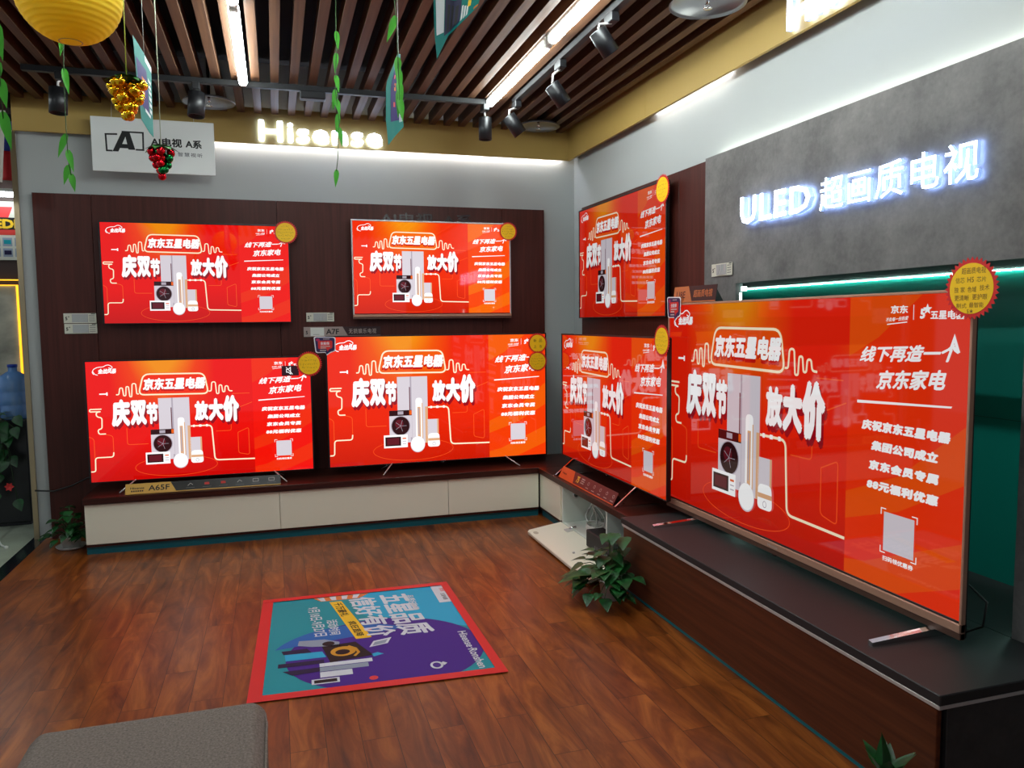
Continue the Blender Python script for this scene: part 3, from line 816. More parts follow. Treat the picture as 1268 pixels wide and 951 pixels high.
b = MB(); poly(b, ell(-0.225, h-0.10, 0.016, 0.035, 20), mat('worn_mark', (190, 184, 160), 0.4), 0.0184, lambda a, c, dd: (a, c, dd)); b.build('worn_patch', d)
# the continuous worktop around the corner
t = MB()
t.box((-1.232, 5.500, 0.336), (2.418, 6.040, TOPZ), TOP_WOOD, 0.003)
t.box((1.888, 3.86, 0.336), (2.418, 5.499, TOPZ), TOP_WOOD, 0.003)
o = t.build('worktop'); tag(o, 'dark brown corner worktop running over all the white low cabinets', 'worktop')

# ================================================================ LONG CONSOLE
t = empty('media_console', (2.10, 2.75, 0), 0, 'long console with charcoal top and brown front under the largest television', 'console')
def loc(p): return (p[0]-2.10, p[1]-2.75, p[2])
b = MB(); b.box(loc((1.795, 1.68, 0.378)), loc((2.355, 3.83, DESKZ)), CHAR, 0.003); b.box(loc((2.355, 1.932, 0.378)), loc((2.815, 3.60, DESKZ)), CHAR); b.build('top', t)
b = MB(); b.box(loc((1.797, 1.684, 0.364)), loc((2.352, 3.82, 0.378)), ALU, 0.002); b.build('edge_strip', t)
b = MB(); b.box(loc((1.806, 1.70, 0.022)), loc((1.824, 3.815, 0.364)), DESK_WOOD, 0.002); b.build('front_panel', t)
b = MB(); b.box(loc((1.824, 1.715, 0.0)), loc((2.352, 3.815, 0.364)), BLACK_M); b.build('body', t)
b = MB(); b.box(loc((1.845, 1.700, 0.0)), loc((2.352, 1.716, 0.364)), CONC_D, 0.002); b.build('end_panel', t)
b = MB(); b.box(loc((1.818, 1.705, 0.0)), loc((1.8242, 3.815, 0.022)), mat('teal_film', (0, 128, 140), 0.35)); b.build('kick_strip', t)

# ================================================================ PLACARDS
GOLDC = mat('gold_placard', (206, 160, 70), 0.4); DARKP = mat('dark_placard', (30, 27, 26), 0.35); SILV = mat('silver_placard', (160, 142, 136), 0.4)
ORNG = mat('orange_placard', (216, 84, 34), 0.4); MARN = mat('maroon_placard', (88, 24, 22), 0.4); COPR = mat('copper_placard', (188, 104, 58), 0.4)
DPUR = mat('dark_purple_placard', (48, 22, 24), 0.4); PALE = mat('pale_ink', (190, 176, 170), 0.5); YINK = mat('yellow_ink', (240, 196, 60), 0.5); RINK = mat('red_ink', (200, 40, 30), 0.5)
def placard(name, label, x0, rz, L, hgt, tilt, loc, cut, mA, mB, drawA, drawB, edge):
    """leaning plate of length L in its own x, front facing -y"""
    t = empty(name, loc, rz, label, 'placard', 'model placards')
    ct, st = math.cos(tilt), math.sin(tilt)
    pln = lambda a, c, d: (a, c*st - d*ct, c*ct + d*st + 0.001)
    b = MB(); b.prism([(0, 0), (cut, 0), (cut-hgt*0.55, hgt), (0, hgt)], -0.004, 0.0, mA, pln); o = b.build('name_plate', t)
    b = MB(); drawA(b, lambda a, c, d: pln(a, c, d+0.0004)); b.build('lettering', o)
    b = MB(); b.prism([(cut, 0), (L, 0), (L, hgt*0.98), (cut-hgt*0.55, hgt)], -0.004, -0.0005, mB, pln); o = b.build('feature_plate', t)
    b = MB(); drawB(b, lambda a, c, d: pln(a, c, d+0.0002)); b.build('lettering', o)
    b = MB(); b.prism([(0.0, 0.0), (L, 0), (L, 0.006), (0, 0.006)], 0.0, 0.003, edge, pln); b.build('edge', t)
    b = MB(); b.add([pln(0.02, 0, -0.004), pln(L-0.02, 0, -0.004), pln(L-0.02, hgt*0.9, -0.004), pln(0.02, hgt*0.9, -0.004), (0.02, hgt*st+0.05, 0), (L-0.02, hgt*st+0.05, 0)],
          [(0, 3, 4), (1, 5, 2), (3, 2, 5, 4), (0, 4, 5, 1)], DARKP); b.build('stand', t)
    return t
def dA(b, p):
    text(b, 'Hisense', [(0.03, 0.048), (0.115, 0.048), (0.115, 0.034), (0.03, 0.034)], INK, 0, p, 0.03)
    text(b, 'A65F', [(0.14, 0.056), (0.27, 0.056), (0.27, 0.018), (0.14, 0.018)], INK, 0, p, 0.02)
    for k in range(6): poly(b, rect(0.035+k*0.013, 0.016, 0.044+k*0.013, 0.026), INK, 0, p)
def dB(b, p):
    for k in range(6):
        x = 0.40+k*0.105
        m = RINK if k in (1, 2) else PALE
        stroke(b, [(x-0.018, 0.034), (x+0.018, 0.034), (x+0.018, 0.054), (x-0.018, 0.054)] if k > 3 else [(x-0.016, 0.036), (x, 0.052), (x+0.016, 0.040)], 0.003, m, 0, p, k > 3)
        if k in (1, 2): poly(b, rect(x-0.016, 0.036, x+0.014, 0.052), m, 0, p)
        poly(b, rect(x-0.028, 0.020, x+0.028, 0.0225), GREYINK, 0, p)
placard('model_placard', 'long black placard with a gold A65F end, leaning on the white cabinet top', 0, 0, 0.985, 0.072, 0.45, (-0.985, 5.535, TOPZ), 0.315, GOLDC, DARKP, dA, dB, GOLDC)
def dA(b, p):
    text(b, 'A7F', [(0.165, 0.058), (0.262, 0.058), (0.262, 0.016), (0.165, 0.016)], INK, 0, p, 0.02)
    text(b, '5', [(0.015, 0.045), (0.03, 0.045), (0.03, 0.018), (0.015, 0.018)], INK, 0, p, 0.03)
    poly(b, [(0.050, 0.004), (0.150, 0.004), (0.150, 0.068), (0.05, 0.068)], PAPERW, 0, p)
    poly(b, rect(0.07, 0.015, 0.115, 0.018), GREYINK, 0.0002, p)
def dB(b, p):
    text(b, '无损娱乐电视', [(0.335, 0.058), (0.545, 0.058), (0.545, 0.020), (0.335, 0.020)], PALE, 0, p, 0.0, 1.15)
placard('model_placard', 'silver and dark A7F placard fixed on the back panel above a speech-bubble sticker', 0, 0, 0.578, 0.074, 0.0, (0.205, 6.036, 1.396), 0.33, SILV, DPUR, dA, dB, SILV)
def dA(b, p):
    text(b, 'Hisense', [(0.04, 0.05), (0.115, 0.05), (0.115, 0.036), (0.04, 0.036)], MARN, 0, p, 0.02)
def dB(b, p):
    text(b, '75', [(0.30, 0.066), (0.345, 0.066), (0.345, 0.022), (0.30, 0.022)], YINK, 0, p, 0.03)
    for k in range(3): poly(b, rect(0.375, 0.058-k*0.014, 0.43, 0.064-k*0.014), PALE, 0, p)
    for k in range(5):
        x = 0.50+k*0.098
        stroke(b, ell(x, 0.05, 0.012, 0.010, 10), 0.003, PALE, 0, p, True)
        poly(b, rect(x-0.022, 0.018, x+0.022, 0.022), PALE, 0, p)
placard('model_placard', 'long maroon placard with an orange end on the corner worktop', 0, -PI/2, 0.93, 0.085, 0.5, (1.915, 5.13, TOPZ), 0.27, ORNG, MARN, dA, dB, ORNG)
def dA(b, p): text(b, 'U8E', [(0.03, 0.062), (0.125, 0.062), (0.125, 0.024), (0.03, 0.024)], MARN, 0, p, 0.015)
def dB(b, p): text(b, '超画质电视', [(0.21, 0.066), (0.395, 0.066), (0.395, 0.026), (0.21, 0.026)], COPR, 0, p, 0.02)
placard('model_placard', 'short copper and maroon U8E placard standing on top of the largest television', 0, -PI/2, 0.43, 0.088, 0.12, (2.125, 3.855, 1.589), 0.20, COPR, DPUR, dA, dB, COPR)

# ================================================================ PRICE CARDS
def price_card(label, plane_root, rz, loc, tiltv=0.0, creased=False):
    t = empty('price_card', loc, rz, label, 'price card', 'price cards')
    p = lambda a, c, d: (a, -d-0.002, c)
    b = MB(); b.prism(rect(-0.102, -0.034, 0.102, 0.034), 0.0, 0.0015, mat('card_paper_%d' % len(bpy.data.materials), (204, 202, 186), 0.3), p); o = b.build('card', t)
    b = MB()
    text(b, '5', [(-0.092, 0.010), (-0.078, 0.010), (-0.078, -0.014), (-0.092, -0.014)], INK, 0.002, p, 0.04)
    st = [(-0.070+0.006*math.cos(PI/2+PI*k/5)*(1 if k % 2 == 0 else 0.45), 0.010+0.006*math.sin(PI/2+PI*k/5)*(1 if k % 2 == 0 else 0.45)) for k in range(10)]
    poly(b, st, INK, 0.002, p)
    for k in range(4): poly(b, rect(0.055, 0.018-k*0.013, 0.092, 0.022-k*0.013), GREYINK, 0.002, p)
    poly(b, rect(0.07, 0.027, 0.095, 0.032), INK, 0.002, p)
    poly(b, rect(-0.045, -0.010, -0.01, -0.0075), GREYINK, 0.002, p); poly(b, rect(0.0, -0.014, 0.035, -0.0115), GREYINK, 0.002, p); poly(b, rect(0.0475, -0.03, 0.049, 0.03), GREYINK, 0.002, p)
    b.build('lettering', t)
    b = MB(); n = 8; V = []; F = []
    for i in range(n+1):
        for j in range(3): V.append((-0.050+0.098*i/n, -0.0055-0.002*random.random()*(2 if creased else 1), -0.028+0.056*j/2))
    for i in range(n):
        for j in range(2): F.append((i*3+j, i*3+3+j, i*3+4+j, i*3+1+j))
    b.add(V, F, mat('clear_sleeve_%d' % len(bpy.data.materials), (170, 172, 172), 0.12, spec=0.8)); b.build('sleeve', t)
    t.rotation_euler = (0, tiltv, rz)
    return t
price_card('upper of the two price cards on the dark panel near the plant end', None, 0, (-1.300, 6.038, 1.551), 0.0)
price_card('lower of the two price cards on the dark panel near the plant end', None, 0, (-1.298, 6.038, 1.478), 0.0)
price_card('single price card above the A7F placard on the back panel', None, 0, (0.330, 6.038, 1.545), 0.0, True)
price_card('crumpled price card on the grey concrete above the U8E placard', None, -PI/2, (2.356, 3.73, 1.770), 0.0, True)

# ================================================================ STARBURST TAGS
def scribble(b, cx, cz, w_, n, p, m, d, r):
    x = cx-w_/2
    for k in range(n):
        g = w_/n; s = g*0.72; x0 = x+k*g
        for q in range(4):
            a = (x0+r.random()*s, cz+(r.random()-0.5)*s*1.1); c = (a[0]+(r.random()-0.3)*s*0.8, a[1]+(r.random()-0.5)*s*0.9)
            stroke(b, [a, c], s*0.14, m, d, p)
PEN = mat('brown_pen', (120, 70, 24), 0.6)
def star_tag(label, rz, loc, R, lines=None, seed=1):
    t = empty('star_tag', loc, rz, label, 'price tag', 'yellow starburst tags')
    p = lambda a, c, d: (a, -d, c)
    pts = []
    for k in range(72):
        a = 2*PI*k/72; rr = R if k % 2 == 0 else R*0.875
        pts.append((rr*math.cos(a), rr*math.sin(a)))
    b = MB(); b.prism(pts, 0.0, 0.0016, REDSTAR, p); o = b.build('red_burst', t)
    b = MB(); b.prism(ell(0, 0, R*0.80, R*0.80, 48), 0.0017, 0.0026, YELSTAR, p); y = b.build('yellow_disc', t)
    r = random.Random(seed)
    b = MB()
    if lines:
        for (s, x0, z0, x1, z1) in lines:
            text(b, s, [(x0*R, z0*R), (x1*R, z0*R), (x1*R, z1*R), (x0*R, z1*R)], PEN, 0.0030, p, 0.0)
    else:
        for q, ww in enumerate((0.7, 1.2, 1.35, 1.2, 0.8)):
            scribble(b, 0, R*(0.52-q*0.26), R*ww, 4+int(ww*3), p, PEN, 0.0030, r)
    b.build('handwriting', y)
    return t
FR = -0.009                               # just in front of a bezel
star_tag('yellow star tag on the upper corner of the television under the hanging board', 0, (0.096, 5.970, 2.167), 0.087, None, 3)
star_tag('yellow star tag overlapping the upper corner of the bronze-barred wall television', 0, (1.806, 5.962, 2.214), 0.076, None, 4)
star_tag('yellow star tag next to the mute icon', 0, (0.224, 5.710, 1.208), 0.093, None, 5)
star_tag('upper of two overlapping star tags, lettered with four large characters', 0, (1.962, 5.710, 1.325), 0.082,
         [('新', -0.42, 0.42, -0.12, 0.10), ('品', 0.14, 0.42, 0.44, 0.10), ('上', -0.42, -0.16, -0.12, -0.46), ('市', 0.16, -0.16, 0.42, -0.46)])
star_tag('lower of two overlapping star tags, filled with small handwriting', 0, (1.958, 5.706, 1.184), 0.082, None, 7)
star_tag('yellow star tag on the television mounted on the narrow dark panel', -PI/2, (2.316, 4.345, 2.302), 0.094, None, 8)
star_tag('yellow star tag on the corner television behind the orange-ended placard', -PI/2, (2.046, 3.835, 1.382), 0.092, None, 9)
star_tag('largest star tag, on the upper corner of the bronze-framed television', -PI/2, (2.108, 1.912, 1.588), 0.100,
         [('超画质电视', -0.36, 0.66, 0.52, 0.46), ('信芯', -0.58, 0.36, -0.24, 0.18), ('H5', -0.14, 0.36, 0.10, 0.19), ('芯片', 0.20, 0.36, 0.54, 0.19),
          ('独', -0.62, 0.06, -0.46, -0.12), ('家', -0.38, 0.06, -0.22, -0.12), ('色域', -0.12, 0.06, 0.20, -0.12), ('技术', 0.32, 0.10, 0.66, -0.08),
          ('更清晰', -0.60, -0.20, -0.06, -0.38), ('更护眼', 0.06, -0.18, 0.60, -0.36), ('制式', -0.52, -0.46, -0.14, -0.62), ('最智能', -0.04, -0.44, 0.48, -0.60), ('5★', -0.12, -0.64, 0.12, -0.78)])

# ================================================================ SPEECH-BUBBLE STICKERS
NAVY = mat('navy_sticker', (34, 26, 78), 0.4); RED_ST = mat('red_sticker', (206, 40, 40), 0.4); MAG = mat('magenta_sticker', (170, 30, 90), 0.4); WHT = mat('sticker_white', (226, 224, 228), 0.4)
def bubble(label, rz, loc, w_, h_):
    t = empty('speech_bubble_sticker', loc, rz, label, 'sticker', 'speech-bubble stickers')
    p = lambda a, c, d: (a, -d, c)
    def shape(k):
        q = rpoly([(-w_*k, h_*k), (w_*k, h_*k*0.92), (w_*k*0.96, -h_*k*0.78), (w_*0.55*k, -h_*k*0.86), (w_*0.12*k, -h_*1.28*k), (w_*0.10*k, -h_*0.9*k), (-w_*0.85*k, -h_*0.92*k)], 0.018*k, True, 4)
        return q
    b = MB(); b.prism(shape(1.0), 0, 0.0012, WHT, p); b.prism(shape(0.90), 0.0012, 0.0016, NAVY, p)
    b.build('bubble', t)
    b = MB(); q = rpoly([(-w_*0.62, h_*0.5), (w_*0.70, h_*0.5), (w_*0.66, -h_*0.40), (w_*0.40, -h_*0.46), (w_*0.2, -h_*0.86), (w_*0.2, -h_*0.46), (-w_*0.60, -h_*0.46)], 0.012, True, 4)
    b.prism(q, 0.0016, 0.0020, RED_ST, p)
    poly(b, ell(-w_*0.62, h_*0.60, w_*0.18, h_*0.16, 14), MAG, 0.0019, p)
    text(b, '全能保', [(-w_*0.40, h_*0.36), (w_*0.42, h_*0.36), (w_*0.42, h_*0.02), (-w_*0.40, h_*0.02)], WHT, 0.0023, p, 0.02)
    for k, (a0, a1) in enumerate(((-0.40, 0.46), (-0.40, 0.1))): poly(b, rect(w_*a0, -h_*(0.10+0.20*k), w_*a1, -h_*(0.20+0.20*k)), PALE, 0.0023, p)
    poly(b, rect(-w_*0.45, -h_*0.68, w_*0.10, -h_*0.58), PALE, 0.0023, p)
    poly(b, rect(-w_*0.15, h_*0.66, w_*0.45, h_*0.72), PALE, 0.0023, p)
    b.build('printed_face', t)
bubble('navy speech-bubble sticker on the corner of the television below the A7F placard', 0, (0.338, 5.709, 1.342), 0.078, 0.062)
bubble('navy speech-bubble sticker on the corner of the largest television below the U8E placard', -PI/2, (2.118, 3.832, 1.565), 0.078, 0.062)

# faint dark lettering on the panel, hanging board
b = MB(); text(b, 'AI电视', [(0.80, 2.347), (1.215, 2.347), (1.215, 2.255), (0.80, 2.255)], mat('dark_relief_letter', (40, 19, 17), 0.25), 0.006, pl_back(6.042), 0.02)
text(b, 'A系', [(1.29, 2.347), (1.53, 2.347), (1.53, 2.255), (1.29, 2.255)], b.mats[0], 0.006, pl_back(6.042), 0.02)
c = place_at_centre(b); o = b.build('panel_lettering', None, c); tag(o, 'dark-on-dark raised lettering on the panel above the bronze-barred television', 'lettering')
t = empty('hanging_board', (-0.755, 5.90, 2.545), 0, 'white board with a black letter logo hanging over the gold fascia', 'sign board')
b = MB(); b.box((-0.389, 0, 0), (0.389, 0.012, 0.362), mat('white_board', (226, 228, 226), 0.4), 0.002); b.build('board', t)
p = lambda a, c, d: (a, -d-0.0004, c)
b = MB()
fr = [(-0.300, 0.250), (-0.225, 0.254), (-0.195, 0.270), (-0.065, 0.270), (-0.065, 0.142), (-0.300, 0.136)]
stroke(b, [(-0.228, 0.250), (-0.300, 0.247), (-0.297, 0.138), (-0.262, 0.138)], 0.011, INK, 0, p)
stroke(b, [(-0.200, 0.268), (-0.068, 0.268), (-0.070, 0.152), (-0.118, 0.152)], 0.011, INK, 0, p)
b.add([p(-0.262, 0.134, 0.0004), p(-0.226, 0.134, 0.0004), p(-0.215, 0.158, 0.0004), p(-0.165, 0.158, 0.0004), p(-0.162, 0.150, 0.0004), p(-0.120, 0.150, 0.0004), p(-0.152, 0.270, 0.0004), p(-0.198, 0.270, 0.0004),
       p(-0.200, 0.186, 0.0004), p(-0.169, 0.186, 0.0004), p(-0.178, 0.236, 0.0004)],
      [(0, 1, 2, 8, 10, 7), (2, 3, 9, 8), (3, 4, 5, 6, 10, 9), (10, 6, 7)], INK)
text(b, 'AI电视', [(-0.020, 0.244), (0.178, 0.240), (0.178, 0.180), (-0.020, 0.184)], INK, 0, p, 0.035)
text(b, 'A系', [(0.200, 0.240), (0.306, 0.236), (0.306, 0.178), (0.200, 0.181)], INK, 0, p, 0.035)
text(b, '全', [(-0.018, 0.152), (0.006, 0.152), (0.006, 0.128), (-0.018, 0.128)], GREYINK, 0, p, 0.01)
text(b, '智慧视听', [(0.148, 0.150), (0.308, 0.147), (0.308, 0.119), (0.148, 0.122)], GREYINK, 0, p, 0.01, 1.3)
b.build('lettering', t)
for sx in (-0.26, 0.26):
    b = MB(); b.tube([(sx, 0.004, 0.36), (sx*0.98, 0.004, 0.475)], 0.0012, CABLE_W, 6); b.build('cord', t)

# ================================================================ TRACKS AND SPOTS
t = MB(); t.box((-1.36, -0.018, -0.017), (1.46, 0.018, 0.017), BLACK_M, 0.002); o = t.build('light_track', None, (0, 5.23, 2.998)); tag(o, 'black lighting track running across the ceiling near the back wall', 'light track')
t = MB(); t.box((-0.018, -2.6, -0.017), (0.018, 2.55, 0.017), BLACK_M, 0.002); o = t.build('light_track', None, (1.615, 2.60, 2.998)); tag(o, 'black lighting track running towards the viewer beside the lit tubes', 'light track')
def spot(label, loc, head_top, axis, L=0.125, R=0.043):
    t = empty('track_spotlight', loc, 0, label, 'spotlight', 'black track spotlights')
    h = Vector(head_top)-Vector(loc); ax = Vector(axis).normalized()
    b = MB(); b.box((-0.022, -0.045, -0.045), (0.022, 0.045, 0.0), BLACK_M, 0.004); b.build('adapter', t)
    b = MB(); b.tube([(0, 0, -0.04), (h.x*0.9, h.y*0.9, h.z*0.55), tuple(h)], 0.007, ALU, 8); b.build('stem', t)
    z = ax; a = z.orthogonal().normalized(); c = z.cross(a); R3 = Matrix((a, c, z)).transposed()
    s0 = h + ax*(-0.012)
    b = MB(); b.lathe([(R*0.55, 0.0), (R, 0.004), (R, L), (R*0.9, L), (R*0.85, L-0.02), (0.001, L-0.02)], BLACK_M, tuple(s0), 28, True, R3); hd = b.build('head', t)
    b = MB(); b.lathe([(R*0.5, L-0.019), (0.001, L-0.012)], mat('spot_lens', (60, 62, 66), 0.1), tuple(s0), 20, True, R3); b.build('lens', hd)
    return t
spot('black spotlight at the far end of the rear track, above the plant corner', (-1.16, 5.23, 2.982), (-1.175, 5.23, 2.885), (-0.03, -0.05, -1), 0.15, 0.05)
spot('black spotlight hanging in front of the round dish above the white board', (-0.415, 5.23, 2.982), (-0.415, 5.23, 2.915), (-0.06, -0.1, -1), 0.15, 0.05)
spot('black spotlight at the inner end of the rear track beside the lit tube', (1.428, 5.23, 2.982), (1.428, 5.23, 2.885), (0.0, 0.0, -1), 0.15, 0.045)
spot('black spotlight on the side track, last one towards the corner dish', (1.615, 5.10, 2.982), (1.56, 5.10, 2.875), (0.62, 0.0, -0.80), 0.145, 0.047)
spot('black spotlight on the side track above the corner dish', (1.615, 4.26, 2.982), (1.565, 4.26, 2.84), (0.62, 0.0, -0.78), 0.135, 0.045)
spot('black spotlight on the side track nearest to the viewer', (1.615, 3.555, 2.982), (1.55, 3.57, 2.895), (0.60, 0.0, -0.80), 0.13, 0.045)
# power feed box on the rear track
b = MB(); b.box((-0.10, -0.035, -0.05), (0.06, 0.035, 0.0), BLACK_M, 0.006); o = b.build('track_feed_box', None, (0.30, 5.23, 2.981)); tag(o, 'black feed box on the rear track above the lit shop name', 'feed box')
# round metal dishes over the sprinkler heads
DISH = mat('dish_metal', (150, 152, 158), 0.28, 0.9)
def dish(label, loc, R=0.165):
    t = empty('sprinkler_dish', loc, 0, label, 'sprinkler', 'round sprinkler dishes')
    b = MB(); b.lathe([(0.012, 0.028), (R*0.5, 0.018), (R*0.9, 0.002), (R, -0.012), (R*0.995, -0.016), (R*0.9, -0.003), (R*0.5, 0.013), (0.012, 0.023)], DISH, n=44); b.build('dish', t)
    b = MB(); b.tube([(0, 0, 0.02), (0, 0, 0.42)], 0.010, BLACK_M, 8); b.build('drop_pipe', t)
    b = MB(); b.tube([(0, 0, 0.02), (0, 0, -0.012)], 0.009, CHROME, 8); b.lathe([(0.020, -0.035), (0.022, -0.034), (0.004, -0.030)], CHROME, n=14)
    b.tube([(0.009, 0, -0.010), (0.014, 0, -0.022), (0.004, 0, -0.033)], 0.002, CHROME, 6); b.tube([(-0.009, 0, -0.010), (-0.014, 0, -0.022), (-0.004, 0, -0.033)], 0.002, CHROME, 6)
    b.build('sprinkler_head', t)
dish('round metal dish under the slats above the hanging white board', (-0.372, 5.62, 2.985))
dish('round metal dish under the slats near the gold fascia corner', (1.985, 5.72, 2.998))
dish('round metal dish cut off by the top of the picture near the side fascia', (1.99, 3.30, 2.985), 0.18)

# ================================================================ PLANTS
def leaf_geo(b, base, d, up, L, W, m, fold=0.25, droop=0.25):
    d = d.normalized(); s = d.cross(up)
    s = s.normalized() if s.length > 1e-5 else d.orthogonal().normalized()
    n = s.cross(d).normalized()
    prof = [(0.0, 0.06), (0.06, 0.62), (0.22, 0.98), (0.42, 0.92), (0.64, 0.62), (0.84, 0.28), (1.0, 0.0)]
    V = []; F = []
    for (t, w_) in prof:
        c = base + d*(t*L) - n*(droop*L*t*t)
        V += [c + s*(w_*W/2) + n*(fold*w_*W/2), c, c - s*(w_*W/2) + n*(fold*w_*W/2)]
    for i in range(len(prof)-1):
        a = i*3
        F += [(a, a+1, a+4, a+3), (a+1, a+2, a+5, a+4)]
    b.add(V, F, m, True)
def pothos(label, loc, spread, n, r, pot_r=0.07, pot_h=0.10, saucer=False, low=0.08, high=0.30, L=0.11, shape=None, group=None, xmax=9.0):
    t = empty('potted_plant', loc, 0, label, 'plant', group)
    b = MB(); b.lathe([(pot_r*0.72, 0.0), (pot_r*0.78, 0.002), (pot_r, pot_h*0.92), (pot_r*1.08, pot_h*0.93), (pot_r*1.08, pot_h), (pot_r*0.96, pot_h), (pot_r*0.93, pot_h*0.86), (0.001, pot_h*0.86)], POT, n=28); po = b.build('pot', t)
    b = MB(); b.lathe([(pot_r*0.94, pot_h*0.85), (0.001, pot_h*0.88)], SOIL, n=20); b.build('soil', po)
    if saucer:
        b = MB(); b.lathe([(0.001, 0.0), (pot_r*1.15, 0.0), (pot_r*1.45, 0.018), (pot_r*1.40, 0.020), (pot_r*1.1, 0.006), (0.001, 0.006)], POT, n=28); b.build('saucer', t)
    fo = MB(); stm = MB()
    for k in range(n):
        a = r.random()*2*PI; q = math.sqrt(r.random())
        rr = q*spread; z = low + (high-low)*(1-q*q)*(0.35+0.65*r.random()) + r.random()*0.03
        if shape: a, rr, z = shape(k, a, rr, z, r)
        rr = min(rr, (xmax-0.03)/math.cos(a)) if math.cos(a)*rr > xmax-0.03 else rr
        p0 = Vector((0.2*pot_r*math.cos(a), 0.2*pot_r*math.sin(a), pot_h*0.85))
        p2 = Vector((rr*math.cos(a), rr*math.sin(a), max(0.03, z)))
        p1 = (p0+p2)/2 + Vector((0, 0, 0.05+0.4*max(0, z-pot_h)))
        stm.tube([p0*(1-u)**2+p1*2*u*(1-u)+p2*u*u for u in (0, .25, .5, .75, 1)], 0.0022, STEM, 5)
        d = Vector((math.cos(a+r.uniform(-.7, .7)), math.sin(a+r.uniform(-.7, .7)), r.uniform(-.55, .25)))
        l = L*(0.7+0.6*r.random())
        if p2.z + d.normalized().z*l - 0.25*l < 0.02: d.z = 0.25
        if p2.x + max(0, d.normalized().x*l) > xmax: d.x = -abs(d.x)*0.6
        leaf_geo(fo, p2, d, Vector((0, 0, 1)), l, l*0.72, LEAF, 0.22, 0.22)
    fo.build('foliage', t); stm.build('stems', t)
    return t
pothos('leafy plant in a white pot with saucer, at the cabinet run\'s open end', (-1.37, 5.76, 0.0), 0.13, 44, random.Random(3), 0.065, 0.085, True, 0.07, 0.28, 0.085, group='potted plants', xmax=0.125)
pothos('leafy plant in a white pot before the open cabinet, against the long console', (1.69, 3.72, 0.0), 0.20, 84, random.Random(11), 0.068, 0.11, False, 0.05, 0.36, 0.105, group='potted plants', xmax=0.108)
# sprouting plant peeping in at the frame's lower edge
t = empty('potted_plant', (1.685, 1.76, 0.0), 0, 'pointed green leaves rising before the console end at the bottom edge', 'plant', 'potted plants')
b = MB(); b.lathe([(0.05, 0.0), (0.072, 0.11), (0.078, 0.11), (0.078, 0.12), (0.066, 0.12), (0.064, 0.10), (0.001, 0.10)], POT, n=24); b.build('pot', t)
r = random.Random(5); b = MB(); s = MB()
for k in range(15):
    a = r.random()*2*PI; el = r.uniform(0.1, 1.2) if k else 1.5
    d = Vector((math.cos(a)*math.cos(el), math.sin(a)*math.cos(el), math.sin(el)))
    base = Vector((0.02*math.cos(a), 0.02*math.sin(a), 0.155))
    s.tube([(0, 0, 0.10), tuple(base)], 0.003, STEM, 5)
    leaf_geo(b, base, d, Vector((0.3, -1, 0.2)) if k == 0 else Vector((0, 0, 1)), 0.092 if k else 0.135, 0.046, LEAF, 0.25, 0.12)
b.build('foliage', t); s.build('stems', t)

# ================================================================ OTTOMAN, ROUTER, CABLES
t = empty('ottoman', (-0.36, 1.86, 0), 0, 'grey woven fabric ottoman bench at the lower edge of the picture', 'ottoman')
b = MB(); b.box((-0.300, -0.41, 0.05), (0.300, 0.41, 0.425), FABRIC, 0.03); o = b.build('upholstered_seat', t)
sb = o.modifiers.new('round', 'BEVEL'); sb.width = 0.012; sb.segments = 3
b = MB(); b.tube([(0.290, -0.38, 0.395), (0.3005, -0.30, 0.397), (0.3005, 0.30, 0.397), (0.290, 0.38, 0.395)], 0.004, FABRIC, 6); b.build('piping', o)
for sx in (-0.25, 0.25):
    for sy in (-0.35, 0.35):
        b = MB(); b.tube([(sx, sy, 0.0), (sx, sy, 0.06)], [0.018, 0.024], BLACK, 12); b.build('leg', t)
b = MB(); b.box((-0.06, -0.21, -0.055), (0.06, 0.21, 0.055), mat('black_router_case', (16, 17, 19), 0.6), 0.006)
for k in range(7): b.box((-0.0605, -0.12+k*0.03, -0.04), (-0.0598, -0.108+k*0.03, -0.015), GREYINK)
o = b.build('equipment_box', None, (1.905, 4.24, 0.124)); tag(o, 'black equipment box in the open cabinet behind the leafy plant', 'box')
r = random.Random(9)
b = MB()
for k in range(3):
    R = 0.080+0.010*k; c = Vector((2.07-0.02*k, 4.86-0.09*k, 0.175)); tilt = 0.15*k
    b.tube([(c.x+0.03*math.sin(a*2+k), c.y+R*math.cos(a), max(0.076, c.z+R*1.05*math.sin(a))) for a in [2*PI*i/30 for i in range(31)]], 0.005, CABLE_W, 6)
for k in range(7):
    z = 0.075+0.008*k; cx, cy = 2.03, 4.70
    b.tube([(cx+0.06*math.cos(a)*(1+0.1*r.random()), cy+0.10*math.sin(a)*(1+0.1*r.random()), z+0.004*r.random()) for a in [2*PI*i/24 for i in range(25)]], 0.004, CABLE_W, 6)
c = place_at_centre(b); o = b.build('cable_coil', None, c); tag(o, 'coiled white cables inside the open cabinet', 'cable')
b = MB(); pts = [(-1.64, 6.035, 0.355), (-1.52, 6.02, 0.345), (-1.40, 6.0, 0.38), (-1.30, 5.98, 0.43), (-1.15, 5.95, 0.47), (-0.98, 5.90, 0.52)]
b.tube(pts, 0.006, CABLE_B, 8); c = place_at_centre(b); o = b.build('power_cable', None, c); tag(o, 'black power cable drooping from the television to the wall end', 'cable')
b = MB(); b.tube([(2.20, 1.96, 0.60), (2.21, 1.90, 0.56), (2.22, 1.92, 0.47), (2.24, 2.0, 0.417), (2.3, 2.1, 0.416)], 0.004, CABLE_B, 8); c = place_at_centre(b); o = b.build('power_cable', None, c); tag(o, 'black power cable behind the largest television\'s near edge', 'cable')

